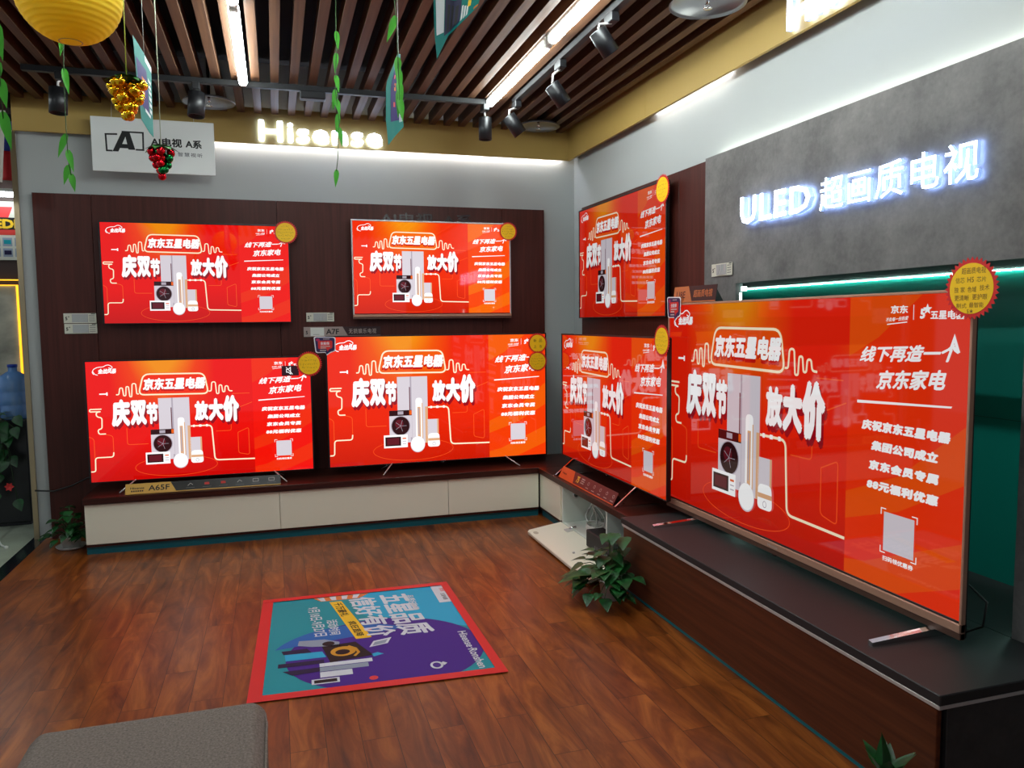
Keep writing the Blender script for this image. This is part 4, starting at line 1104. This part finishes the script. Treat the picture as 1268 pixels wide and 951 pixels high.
# ================================================================ FLOOR STICKER
t = empty('floor_poster', (0.385, 3.66, 0.0), 0, 'turquoise and purple advertising poster taped flat on the wood floor', 'poster')
C4 = [(-0.108, 4.273), (0.885, 4.248), (0.895, 3.06), (-0.154, 3.118)]   # (s0,t0) (s0,t1) (s1,t1) (s1,t0)
def pst(s_, t_, d):
    a = [C4[0][k]*(1-t_)+C4[1][k]*t_ for k in (0, 1)]; c = [C4[3][k]*(1-t_)+C4[2][k]*t_ for k in (0, 1)]
    return (a[0]*(1-s_)+c[0]*s_-0.385, a[1]*(1-s_)+c[1]*s_-3.66, 0.0016+d)
TURQ = mat('poster_turquoise', (6, 138, 150), 0.55, spec=0.25); PURP = mat('poster_purple', (62, 30, 128), 0.55, spec=0.25); BLUE = mat('poster_blue', (28, 96, 170), 0.55, spec=0.25); CYAN = mat('poster_cyan', (30, 160, 200), 0.55, spec=0.25)
PWHT = mat('poster_white', (206, 208, 216), 0.55, spec=0.25); PYEL = mat('poster_yellow', (236, 186, 46), 0.55, spec=0.25); PNAVY = mat('poster_navy', (24, 22, 60), 0.55, spec=0.25); PGREY = mat('poster_grey', (140, 150, 166), 0.55, spec=0.25)
PBLK = mat('poster_black', (20, 16, 20), 0.55, spec=0.25); PGOLD = mat('poster_gold', (200, 140, 40), 0.55, spec=0.25); PORG = mat('poster_orange', (220, 120, 60), 0.55, spec=0.25); PRED = mat('poster_red', (214, 60, 60), 0.55, spec=0.25)
S_ = 0.00025
b = MB()
b.prism(rect(0.0, 0.0, 1.0, 1.0), -0.0015, 0.0, TURQ, pst)
poly(b, [(0.03, 0.46), (0.30, 0.50), (0.55, 0.97), (0.03, 0.97)], CYAN, S_, pst)
cp = [(0.70+0.33*math.cos(a), 0.56+0.43*math.sin(a)) for a in [2*PI*k/60 for k in range(60)]]
cp = [(min(s, 0.985), t_) for s, t_ in cp]
poly(b, cp, PURP, 2*S_, pst)
poly(b, [(0.705+0.30*math.cos(a), 0.42+0.37*math.sin(a)) for a in [PI*0.75+PI*0.62*k/24 for k in range(25)]], BLUE, 3*S_, pst)
# glow sweep at the left of the title
poly(b, [(0.035, 0.26), (0.085, 0.30), (0.09, 0.50), (0.035, 0.56)], PORG, 3*S_, pst)
for k in range(4): poly(b, [(0.036, 0.28+0.065*k), (0.08, 0.30+0.055*k), (0.084, 0.325+0.055*k), (0.036, 0.315+0.065*k)], PWHT, 4*S_, pst)
def PT(body, s0, t0, s1, t1, m, bold=0.02, sp=1.0, lay=6, sk=0.0):
    text(b, body, [(s0, t1), (s1, t1+sk), (s1, t0+sk), (s0, t0)], m, lay*S_, pst, bold, sp)
PT('五星品质', 0.085, 0.600, 0.575, 0.765, PWHT, 0.03, 1.0, 6, 0.045)
PT('信好有价', 0.085, 0.440, 0.560, 0.580, PWHT, 0.03, 1.0, 6, 0.055)
PT('品质好物节', 0.120, 0.745, 0.310, 0.790, PWHT, 0.02)
poly(b, [(0.105, 0.405), (0.558, 0.513), (0.560, 0.440), (0.106, 0.342)], PYEL, 5*S_, pst)
PT('千万豪礼', 0.125, 0.360, 0.300, 0.405, PBLK, 0.02, 1.0, 6, 0.03); PT('疯狂直降', 0.365, 0.415, 0.535, 0.455, PBLK, 0.02, 1.0, 6, 0.03)
PT('活动时间', 0.325, 0.315, 0.492, 0.368, PWHT, 0.02, 1.0, 6, 0.01)
PT('9月18日-9月27日', 0.150, 0.225, 0.492, 0.285, PWHT, 0.02, 1.0, 6, 0.03)
poly(b, rect(0.038, 0.905, 0.255, 0.980), PWHT, 5*S_, pst)
PT('京东', 0.07, 0.945, 0.115, 0.970, PRED, 0.02); PT('五星电器', 0.14, 0.935, 0.225, 0.960, PBLK, 0.01)
PT('Hisense·Ronshen', 0.600, 0.905, 0.950, 0.945, PWHT, 0.02)
# printed appliances
poly(b, [(0.64, 0.125), (0.70, 0.13), (0.70, 0.30), (0.645, 0.285)], CYAN, 5*S_, pst); poly(b, [(0.605, 0.11), (0.64, 0.12), (0.645, 0.24), (0.60, 0.22)], PNAVY, 5*S_, pst)
poly(b, [(0.72, 0.10), (0.755, 0.10), (0.755, 0.29), (0.72, 0.29)], PNAVY, 5*S_, pst); poly(b, [(0.79, 0.12), (0.83, 0.16), (0.82, 0.28), (0.785, 0.27)], PNAVY, 5*S_, pst)
poly(b, [(0.52, 0.185), (0.53, 0.30), (0.57, 0.365), (0.61, 0.36), (0.59, 0.24), (0.565, 0.18)], PGREY, 6*S_, pst); poly(b, ell(0.577, 0.315, 0.022, 0.028, 18), PBLK, 7*S_, pst)
poly(b, [(0.60, 0.285), (0.585, 0.435), (0.73, 0.50), (0.755, 0.315)], PBLK, 6*S_, pst)
poly(b, ell(0.665, 0.375, 0.045, 0.055, 26), PGOLD, 7*S_, pst); poly(b, ell(0.672, 0.372, 0.024, 0.032, 20), PBLK, 8*S_, pst)
stroke(b, [(0.62, 0.40), (0.65, 0.43), (0.69, 0.44), (0.72, 0.42)], 0.012, PGOLD, 8*S_, pst)
for k, (s0, t0, s1, t1) in enumerate(((0.755, 0.27, 0.785, 0.49), (0.79, 0.27, 0.825, 0.47), (0.83, 0.27, 0.875, 0.40))): poly(b, rect(s0, t0, s1, t1), PWHT if k != 1 else PGREY, 6*S_, pst)
poly(b, rect(0.885, 0.235, 0.925, 0.345), PWHT, 6*S_, pst); poly(b, rect(0.893, 0.245, 0.918, 0.335), PBLK, 7*S_, pst)
# small floating things
poly(b, [(0.600, 0.515), (0.580, 0.600), (0.635, 0.575), (0.655, 0.490)], PWHT, 6*S_, pst); poly(b, [(0.612, 0.52), (0.596, 0.580), (0.63, 0.565), (0.645, 0.505)], PGREY, 7*S_, pst)
poly(b, ell(0.925, 0.478, 0.016, 0.018, 18), PRED, 6*S_, pst); poly(b, ell(0.483, 0.507, 0.013, 0.014, 16), PRED, 6*S_, pst)
stroke(b, ell(0.883, 0.744, 0.026, 0.022, 18), 0.010, PWHT, 6*S_, pst, True); poly(b, [(0.86, 0.775), (0.875, 0.79), (0.89, 0.775), (0.875, 0.76)], PWHT, 6*S_, pst)
poly(b, [(0.72, 0.49), (0.71, 0.52), (0.73, 0.545), (0.745, 0.50)], CYAN, 6*S_, pst)
b.build('printed_sheet', t)
for a, c in ((rect(0, -0.004, 1, 0.050), 0), (rect(0, 0.968, 1.0, 1.01), 1), (rect(-0.006, -0.004, 0.034, 1.01), 2), (rect(0.966, -0.004, 1.010, 1.01), 3)):
    k = MB(); k.prism(a, 0.0030+0.0003*c, 0.0034+0.0003*c, TAPE, pst); k.build('tape_strip', t)

# ================================================================ HANGING DECORATIONS
LANT = bpy.data.materials.new('yellow_lantern_paper'); LANT.use_nodes = True
_b = LANT.node_tree.nodes['Principled BSDF']; _b.inputs['Base Color'].default_value = lin((255, 226, 46)); _b.inputs['Roughness'].default_value = 0.7
_tr = LANT.node_tree.nodes.new('ShaderNodeBsdfTranslucent'); _tr.inputs[0].default_value = lin((255, 214, 36))
_mx = LANT.node_tree.nodes.new('ShaderNodeMixShader'); _mx.inputs[0].default_value = 0.35
_o = LANT.node_tree.nodes['Material Output']
LANT.node_tree.links.new(_b.outputs[0], _mx.inputs[1]); LANT.node_tree.links.new(_tr.outputs[0], _mx.inputs[2]); LANT.node_tree.links.new(_mx.outputs[0], _o.inputs[0])
t = empty('paper_lantern', (-0.523, 2.5, 2.424), 0, 'round yellow paper lantern hanging from the slats', 'lantern')
R = 0.137; prof = []
for k in range(97):
    a = -PI/2+0.22+(PI-0.44)*k/96
    rr = R*(1+0.006*math.cos(k/96*22*2*PI))
    prof.append((rr*math.cos(a), rr*0.955*math.sin(a)))
b = MB(); b.lathe(prof, LANT, n=56); b.v = b.v; o = b.build('paper_shade', t)
b = MB(); b.tube([(R*0.215*math.cos(2*PI*k/24), R*0.215*math.sin(2*PI*k/24), -R*0.93) for k in range(25)], 0.0018, BRASS, 6); b.build('wire_ring', t)
b = MB(); b.tube([(0, 0, R*0.92), (0, 0, ZC-2.424)], 0.0015, CABLE_W, 6); b.build('string', t)
GOLD_B = mat('gold_bauble', (255, 196, 40), 0.16, 1.0); RED_B = mat('red_bauble', (210, 16, 34), 0.16, 0.85); GRN_B = mat('green_bauble', (10, 120, 60), 0.16, 0.85); FOIL = mat('green_foil_leaf', (40, 110, 34), 0.4)
def grapes(label, loc, rows, rad, cols, strcol, r):
    t = empty('bauble_bunch', loc, 0, label, 'ornament', 'hanging bauble bunches')
    protos = []
    for m in cols:
        k = MB(); k.sphere((0, 0, 0), rad, m, 18, 12); k.tube([(0, 0, rad*0.95), (0, 0, rad*1.15)], rad*0.18, m, 6); protos.append(k.mesh('bauble'))
    z = 0.0; i = 0
    for n0, r0 in rows:
        for n, R_ in ((n0, r0), (max(2, n0//2), r0*0.42) if r0 > 0.02 else (0, 0)):
            for k in range(n):
                a = 2*PI*k/n+i*0.7
                o = bpy.data.objects.new('bauble', protos[r.randrange(len(protos))]); COL.objects.link(o); o.parent = t
                o.location = (R_*math.cos(a), R_*math.sin(a), z-rad*0.3*r.random()); o.rotation_euler = (r.random(), r.random(), 0); i += 1
        z -= rad*1.45
    b = MB()
    for k in range(7):
        a = 2*PI*k/7
        leaf_geo(b, Vector((0, 0, rad*1.5)), Vector((math.cos(a), math.sin(a), -0.15)), Vector((0, 0, 1)), rad*4.6, rad*3.0, FOIL, 0.2, 0.2)
    b.build('foil_leaves', t)
    b = MB(); b.tube([(0, 0, rad), (0.002, 0, 0.25), (0, 0, ZC-loc[2])], 0.0016, strcol, 6); b.build('string', t)
grapes('gold bauble bunch hanging before the gold fascia', (-0.431, 2.8, 2.273), [(8, 0.047), (7, 0.041), (7, 0.034), (5, 0.024), (3, 0.014)], 0.0163, [GOLD_B], mat('yellow_green_string', (170, 180, 60), 0.6), random.Random(2))
grapes('red and green bauble bunch hanging before the white board', (-0.399, 3.3, 2.166), [(7, 0.034), (6, 0.030), (5, 0.022), (3, 0.013), (1, 0.0)], 0.0155, [RED_B, RED_B, GRN_B], mat('tinsel_string', (176, 178, 150), 0.4), random.Random(4))
def vine(label, pts, leaves, r, L=0.085):
    """pts: points down the strand, leaves: (fraction, side)"""
    c = pts[0]; t = empty('hanging_vine', c, 0, label, 'artificial vine', 'artificial leaf vines')
    q = [Vector(p)-Vector(c) for p in pts]
    b = MB(); b.tube(q, 0.0018, STEM, 6); b.build('stem', t)
    b = MB(); n = len(q)-1
    for fr_, side in leaves:
        x = fr_*n; i = min(int(x), n-1); p = q[i].lerp(q[i+1], x-i)
        d = Vector((0.45*side, -0.12*side, -1.0))
        leaf_geo(b, p, d, Vector((0.1, -1, 0.1)), L*(0.85+0.4*r.random()), L*0.30, LEAF_L, 0.25, 0.05)
    b.build('leaves', t)
r = random.Random(6)
vine('green vine strand hanging beside the far spotlight, left of the white board', [(-0.725, 3.4, ZC), (-0.735, 3.4, 2.62), (-0.742, 3.4, 2.45), (-0.744, 3.4, 2.25), (-0.742, 3.4, 2.13), (-0.735, 3.4, 2.08)], [(0.36, 0.3), (0.62, -0.9), (0.72, 0.45), (0.84, -0.7), (0.97, 0.35), (0.20, -0.4)], r)
vine('green vine strand hanging before the lit shop name', [(0.306, 3.6, ZC), (0.302, 3.6, 2.716), (0.292, 3.6, 2.54), (0.305, 3.6, 2.40), (0.295, 3.6, 2.24), (0.287, 3.6, 2.18)], [(0.15, 0.2), (0.22, -0.2), (0.33, 0.35), (0.40, -0.3), (0.46, 0.4), (0.55, -0.25), (0.63, 0.3), (0.97, -0.2)], r, 0.08)
vine('green vine strand hanging beside the curled pennant near the picture\'s centre', [(0.482, 3.2, ZC), (0.51, 3.2, 2.7), (0.512, 3.2, 2.55), (0.514, 3.2, 2.40)], [(0.10, 0.3), (0.30, -0.8), (0.62, -0.15), (0.72, 0.15), (0.82, 0.2), (0.98, 0.3), (0.9, -0.1)], r, 0.10)
vine('green vine strand at the picture\'s side edge near the lantern', [(-0.640, 2.3, ZC), (-0.650, 2.3, 2.4), (-0.648, 2.3, 2.2), (-0.645, 2.3, 2.02)], [(0.30, 0.4), (0.55, 0.25), (0.72, -0.5), (0.80, 0.35), (0.95, 0.35), (0.4, -0.5)], r, 0.085)
# paper pennants
def patch(b, q, m, d, p, n=7):
    V = [p(*bil(q, i/n, j/n), d) for j in range(n+1) for i in range(n+1)]
    b.add(V, [(j*(n+1)+i, j*(n+1)+i+1, j*(n+1)+i+n+2, j*(n+1)+i+n+1) for j in range(n) for i in range(n)], m)
def pennant(label, grid, prints):
    """grid: rows (top to bottom) of 3-D points across; slightly curled printed sheet"""
    c = grid[0][0]; t = empty('pennant', c, 0, label, 'pennant', 'hanging printed pennants')
    G = [[Vector(p)-Vector(c) for p in row] for row in grid]
    nu, nv = 14, 16
    def S(u, v):
        x = u*(len(G[0])-1); y = v*(len(G)-1)
        i = min(int(x), len(G[0])-2); j = min(int(y), len(G)-2); fx, fy = x-i, y-j
        return (G[j][i]*(1-fx)+G[j][i+1]*fx)*(1-fy)+(G[j+1][i]*(1-fx)+G[j+1][i+1]*fx)*fy
    def nrm(u, v):
        e = 0.01; a = S(min(1, u+e), v)-S(max(0, u-e), v); d = S(u, min(1, v+e))-S(u, max(0, v-e))
        n = a.cross(d); return n.normalized() if n.length > 1e-9 else Vector((0, -1, 0))
    def pln(a, cc, d): return tuple(S(min(max(a, 0), 1), min(max(cc, 0), 1)) + nrm(min(max(a, .02), .98), min(max(cc, .02), .98))*d)
    b = MB(); V = []; F = []
    for j in range(nv+1):
        for i in range(nu+1): V.append(pln(i/nu, j/nv, 0.0004))
    for j in range(nv+1):
        for i in range(nu+1): V.append(pln(i/nu, j/nv, -0.0004))
    o_ = (nu+1)*(nv+1)
    for j in range(nv):
        for i in range(nu):
            a = j*(nu+1)+i; F.append((a, a+1, a+nu+2, a+nu+1)); F.append((o_+a, o_+a+nu+1, o_+a+nu+2, o_+a+1))
    b.add(V, F, PTEAL, True)
    prints(b, lambda a, cc, d: pln(a, cc, d+0.0012)); prints(b, lambda a, cc, d: pln(1-a, cc, -d-0.0012))
    b.build('printed_sheet', t)
    b = MB(); top = S(0.5, 0); b.tube([tuple(top), (top.x, top.y, ZC-c[2])], 0.001, CABLE_W, 6); b.build('string', t)
PTEAL = mat('pennant_teal', (8, 112, 104), 0.65, spec=0.2)
PN_W = mat('pennant_white', (210, 214, 214), 0.65, spec=0.2); PN_P = mat('pennant_purple', (44, 26, 92), 0.65, spec=0.2); PN_O = mat('pennant_orange', (206, 110, 40), 0.65, spec=0.2); PN_Y = mat('pennant_yellow', (222, 180, 40), 0.65, spec=0.2)
def pr1(b, p):
    patch(b, rect(0.02, 0.02, 0.5, 0.10), PN_W, 0, p)
    for k in range(5):
        patch(b, rect(0.45, 0.22+k*0.11, 0.95, 0.34+k*0.11), PN_P, 0, p)
    for k in range(6): patch(b, rect(0.12, 0.28+k*0.08, 0.36, 0.33+k*0.08), PN_W, 0.0003, p)
    patch(b, rect(0.55, 0.38, 0.75, 0.48), PN_O, 0.0003, p); patch(b, rect(0.65, 0.55, 0.9, 0.6), PN_O, 0.0003, p); patch(b, rect(0.3, 0.76, 0.7, 0.80), PN_W, 0.0003, p)
pennant('printed pennant seen nearly edge-on beside the gold bauble bunch', [[(-0.436, 3.0, 2.497), (-0.443, 3.3, 2.53), (-0.459, 3.6, 2.572)], [(-0.430, 3.0, 2.35), (-0.438, 3.3, 2.39), (-0.461, 3.6, 2.44)], [(-0.421, 3.0, 2.213), (-0.436, 3.3, 2.235), (-0.462, 3.6, 2.285)]], pr1)
def pr2(b, p):
    patch(b, rect(0.12, 0.10, 0.72, 0.72), PN_P, 0, p)
    for k in range(4): patch(b, rect(0.05+k*0.05, 0.40+k*0.02, 0.075+k*0.05, 0.78), PN_W, 0.0003, p)
    patch(b, rect(0.40, 0.30, 0.5, 0.38), PN_O, 0.0003, p); patch(b, rect(0.52, 0.22, 0.60, 0.26), PRED, 0.0003, p); patch(b, rect(0.45, 0.5, 0.55, 0.55), PRED, 0.0003, p); patch(b, rect(0.2, 0.2, 0.28, 0.26), PN_W, 0.0003, p)
pennant('curled printed pennant hanging before the fascia at the lit name\'s end', [[(0.565, 3.52, 2.70), (0.575, 3.58, 2.71), (0.590, 3.62, 2.725)], [(0.504, 3.50, 2.55), (0.548, 3.56, 2.56), (0.592, 3.62, 2.57)], [(0.500, 3.50, 2.40), (0.545, 3.56, 2.42), (0.596, 3.62, 2.44)], [(0.508, 3.50, 2.285), (0.548, 3.56, 2.34), (0.598, 3.62, 2.40)]], pr2)
def pr3(b, p):
    patch(b, rect(0.35, 0.3, 0.72, 0.80), PNAVY, 0, p)
    for k in range(3): patch(b, rect(0.40+k*0.1, 0.34, 0.46+k*0.1, 0.74), PBLK, 0.0002, p)
    for k in range(3): patch(b, rect(0.20+k*0.05, 0.45-k*0.03, 0.235+k*0.05, 0.75), PN_W, 0.0003, p)
    patch(b, rect(0.74, 0.3, 0.95, 0.72), PN_W, 0.0002, p); patch(b, rect(0.16, 0.3, 0.22, 0.48), PN_Y, 0.0003, p); patch(b, rect(0.0, 0.62, 0.08, 0.82), PN_O, 0.0003, p)
pennant('curling printed pennant cut by the top of the picture beside the long tube', [[(0.536, 2.6, 2.70), (0.62, 2.62, 2.71), (0.70, 2.58, 2.73)], [(0.538, 2.6, 2.56), (0.615, 2.63, 2.565), (0.692, 2.58, 2.58)], [(0.539, 2.6, 2.46), (0.606, 2.63, 2.492), (0.685, 2.58, 2.555)], [(0.546, 2.6, 2.374), (0.590, 2.62, 2.46), (0.684, 2.58, 2.550)]], pr3)

# ================================================================ THE SHOP BEYOND THE WALL END
BY = 8.5
f = MB(); f.box((-4.5, BY, 0), (-1.2, BY+0.1, 3.4), mat('far_wall_dark', (58, 40, 34), 0.6)); struct('wall_far', f)
f = MB()
for k in range(14): f.box((-4.5, 6.5+k*0.13, 2.90), (-1.66, 6.56+k*0.13, 2.95), mat('far_slat_%d' % k, (116, 112, 98), 0.6))
struct('ceiling_far_slats', f)
tt = empty('tube_light', (-2.55, 8.30, 2.72), 0, 'lit tube over the printed banner in the shop beyond the wall end', 'ceiling light')
b = MB(); b.tube([(-0.6, 0, 0), (0.6, 0, 0)], 0.024, TUBE_FAR, 10); b.build('tube', tt)
b = MB(); b.box((-0.62, -0.02, 0.02), (0.62, 0.03, 0.05), PAPERW); b.build('batten', tt)
for s in (-1, 1):
    b = MB(); b.tube([(s*0.4, 0, 0.05), (s*0.4, 0, 0.18)], 0.003, CABLE_W, 6); b.build('hanger', tt)
p = pl_back(BY)
t = empty('wall_banner', (-2.45, BY-0.005, 2.13), 0, 'printed banner with yellow block letters beyond the wall end', 'banner')
b = MB(); q = lambda a, c, d: (a, -d, c)
b.prism(rect(-0.6, 0.0, 0.20, 0.55), 0, 0.004, mat('banner_pale', (196, 196, 182), 0.5), q); sh = b.build('sheet', t)
b = MB(); poly(b, rect(-0.6, 0.28, 0.20, 0.40), PBLK, 0.005, q); poly(b, rect(-0.6, 0.235, 0.20, 0.285), mat('banner_red', (200, 50, 40), 0.5), 0.0055, q)
text(b, 'EDE', [(-0.06, 0.385), (0.17, 0.385), (0.17, 0.295), (-0.06, 0.295)], PN_Y, 0.006, q, 0.05)
poly(b, [(-0.05, 0.40), (0.06, 0.40), (0.10, 0.50), (-0.02, 0.50)], PRED, 0.005, q)
for k in range(3):
    for j in range(2):
        poly(b, rect(-0.10+k*0.10, 0.03+j*0.10, -0.02+k*0.10, 0.11+j*0.10), PGREY, 0.005, q); poly(b, rect(-0.09+k*0.10, 0.05+j*0.10, -0.03+k*0.10, 0.09+j*0.10), PNAVY if (k+j) % 2 else TURQ, 0.006, q)
b.build('printing', sh)
MARB = mat('pale_marble', (176, 172, 156), 0.25, vary=((2, 6, 3), 0.4)); NEON = mat('lit_neon_amber', (255, 200, 60), 0.5, emit=(255, 190, 40), strength=1.5)
t = empty('marble_light_panel', (-2.62, BY-0.005, 0.75), 0, 'tall marble panel outlined by two amber light lines beyond the wall end', 'light panel')
b = MB(); b.box((-0.28, -0.012, 0), (0.28, 0, 1.14), MARB); b.build('marble_panel', t)
for i, (w_, z) in enumerate(((0.315, 1.19), (0.27, 1.14))):
    b = MB(); b.tube([(-w_, -0.02, 0), (-w_, -0.02, z), (w_, -0.02, z), (w_, -0.02, 0)], 0.011, NEON, 8); b.build('light_line', t)
t = empty('display_plinth', (-2.08, 6.75, 0), 0, 'tall black plinth beyond the wall end carrying blue water bottles', 'plinth')
b = MB(); b.box((-0.30, -0.2, 0.02), (0.270, 0.2, 0.80), BLACK, 0.008); b.build('body', t)
b = MB(); b.box((-0.29, -0.19, 0.0), (0.26, 0.19, 0.02), BLACK_M); b.build('base', t)
JUG = mat('blue_clear_bottle', (120, 168, 232), 0.10, spec=0.7, trans=0.35); JUGD = mat('blue_handle', (24, 60, 170), 0.3)
def jug(label, loc):
    t = empty('water_bottle', loc, 0, label, 'water bottle', 'blue water bottles')
    R = 0.098
    b = MB(); b.lathe([(0.001, 0.0), (R*0.9, 0.0), (R, 0.012), (R, 0.10), (R*0.95, 0.108), (R, 0.116), (R, 0.20), (R*0.95, 0.208), (R, 0.216), (R, 0.285), (R*0.9, 0.325), (R*0.5, 0.352), (R*0.3, 0.362), (R*0.3, 0.395), (0.001, 0.395)], JUG, n=30); b.build('bottle', t)
    b = MB(); b.tube([(-R*0.9, -R*0.5, 0.07), (-R*1.05, -R*0.75, 0.11), (-R*1.05, -R*0.75, 0.2), (-R*0.9, -R*0.5, 0.24)], 0.010, JUGD, 8); b.build('handle', t)
    b = MB(); b.lathe([(R*0.34, 0.392), (R*0.34, 0.412), (0.001, 0.414)], JUGD, n=18); b.build('cap', t)
jug('blue water bottle on the black plinth nearest the wall end', (-1.905, 6.64, 0.801))
jug('blue water bottle on the black plinth, farther from the wall end', (-2.17, 6.78, 0.801))
t = pothos('trailing plant with a red flower hanging over the black plinth', (-2.07, 6.60, 0.801), 0.2, 24, random.Random(21), 0.04, 0.05, False, -0.5, 0.08, 0.11,
           shape=lambda k, a, rr, z, r: (-PI/2+r.uniform(-0.7, 0.9), 0.09+0.12*r.random(), 0.05), group='potted plants')
fo = MB(); sm = MB(); r = random.Random(31)
for k in range(40):
    p2 = Vector((r.uniform(-0.05, 0.22), -0.14-0.05*r.random(), 0.04-0.62*r.random()**1.5))
    leaf_geo(fo, p2, Vector((r.uniform(-.6, .6), -0.5, -0.8)), Vector((0, -1, 0.3)), 0.10, 0.075, LEAF, 0.2, 0.1)
    sm.tube([(0.02*r.random(), -0.04, 0.05), (p2.x*0.6, -0.13, 0.02), tuple(p2)], 0.0025, STEM, 5)
fo.build('trailing_foliage', t); sm.build('trailing_stems', t)
k = MB()
for j in range(6): leaf_geo(k, Vector((0.175, -0.22, -0.47)), Vector((math.cos(j), -0.4, math.sin(j))), Vector((0, -1, 0)), 0.035, 0.03, PRED, 0.2, 0.1)
k.build('red_flower', t)
b = MB(); b.tube([(-2.06, 6.30, 0.45), (-2.0, 6.26, 0.25), (-1.94, 6.10, 0.10), (-1.84, 5.95, 0.01), (-1.80, 5.90, 0.004)], 0.006, CABLE_W, 8); b.tube([(-1.80, 5.90, 0.004), (-1.785, 5.885, 0.006)], 0.012, CABLE_W, 8)
c = place_at_centre(b); o = b.build('power_cable', None, c); tag(o, 'white cable trailing over the pale tile by the black plinth', 'cable')
t = empty('hanging_flag', (-1.83, 6.45, 2.545), 0, 'red flag with a blue corner hanging beyond the wall end', 'flag')
b = MB(); FRED = mat('flag_red', (176, 20, 26), 0.6); FBLU = mat('flag_blue', (24, 40, 120), 0.6)
V = []; F = []
for j in range(13):
    for i in range(7): V.append((-0.10+0.20*i/6, 0.02*math.sin(i*1.4+j*0.2), 0.42*j/12))
for j in range(12):
    for i in range(6): F.append((j*7+i, j*7+i+1, j*7+i+8, j*7+i+7))
b.add(V, [q_ for n_, q_ in enumerate(F) if not (n_//6 >= 6 and n_ % 6 >= 3)], FRED, True); b.add(V, [q_ for n_, q_ in enumerate(F) if (n_//6 >= 6 and n_ % 6 >= 3)], FBLU, True)
o = b.build('cloth', t); sd = o.modifiers.new('thickness', 'SOLIDIFY'); sd.thickness = 0.002
b = MB(); b.tube([(0, 0, 0.42), (0, 0, 0.50)], 0.002, CABLE_W, 6); b.build('string', t)
t = empty('hanging_banner', (-1.588, 5.6, 2.395), 0, 'plain white banner edge hanging at the picture\'s side before the red flag', 'banner')
b = MB(); b.prism([(-0.35, 0.05), (-0.008, 0.0), (0.032, 0.44), (-0.35, 0.44)], 0.0, 0.003, mat('banner_white', (176, 170, 160), 0.6), lambda a, c, d: (a, -d, c)); b.build('cloth', t)
b = MB(); b.tube([(-0.1, 0, 0.44), (-0.1, 0, 0.57)], 0.002, CABLE_W, 6); b.build('string', t)
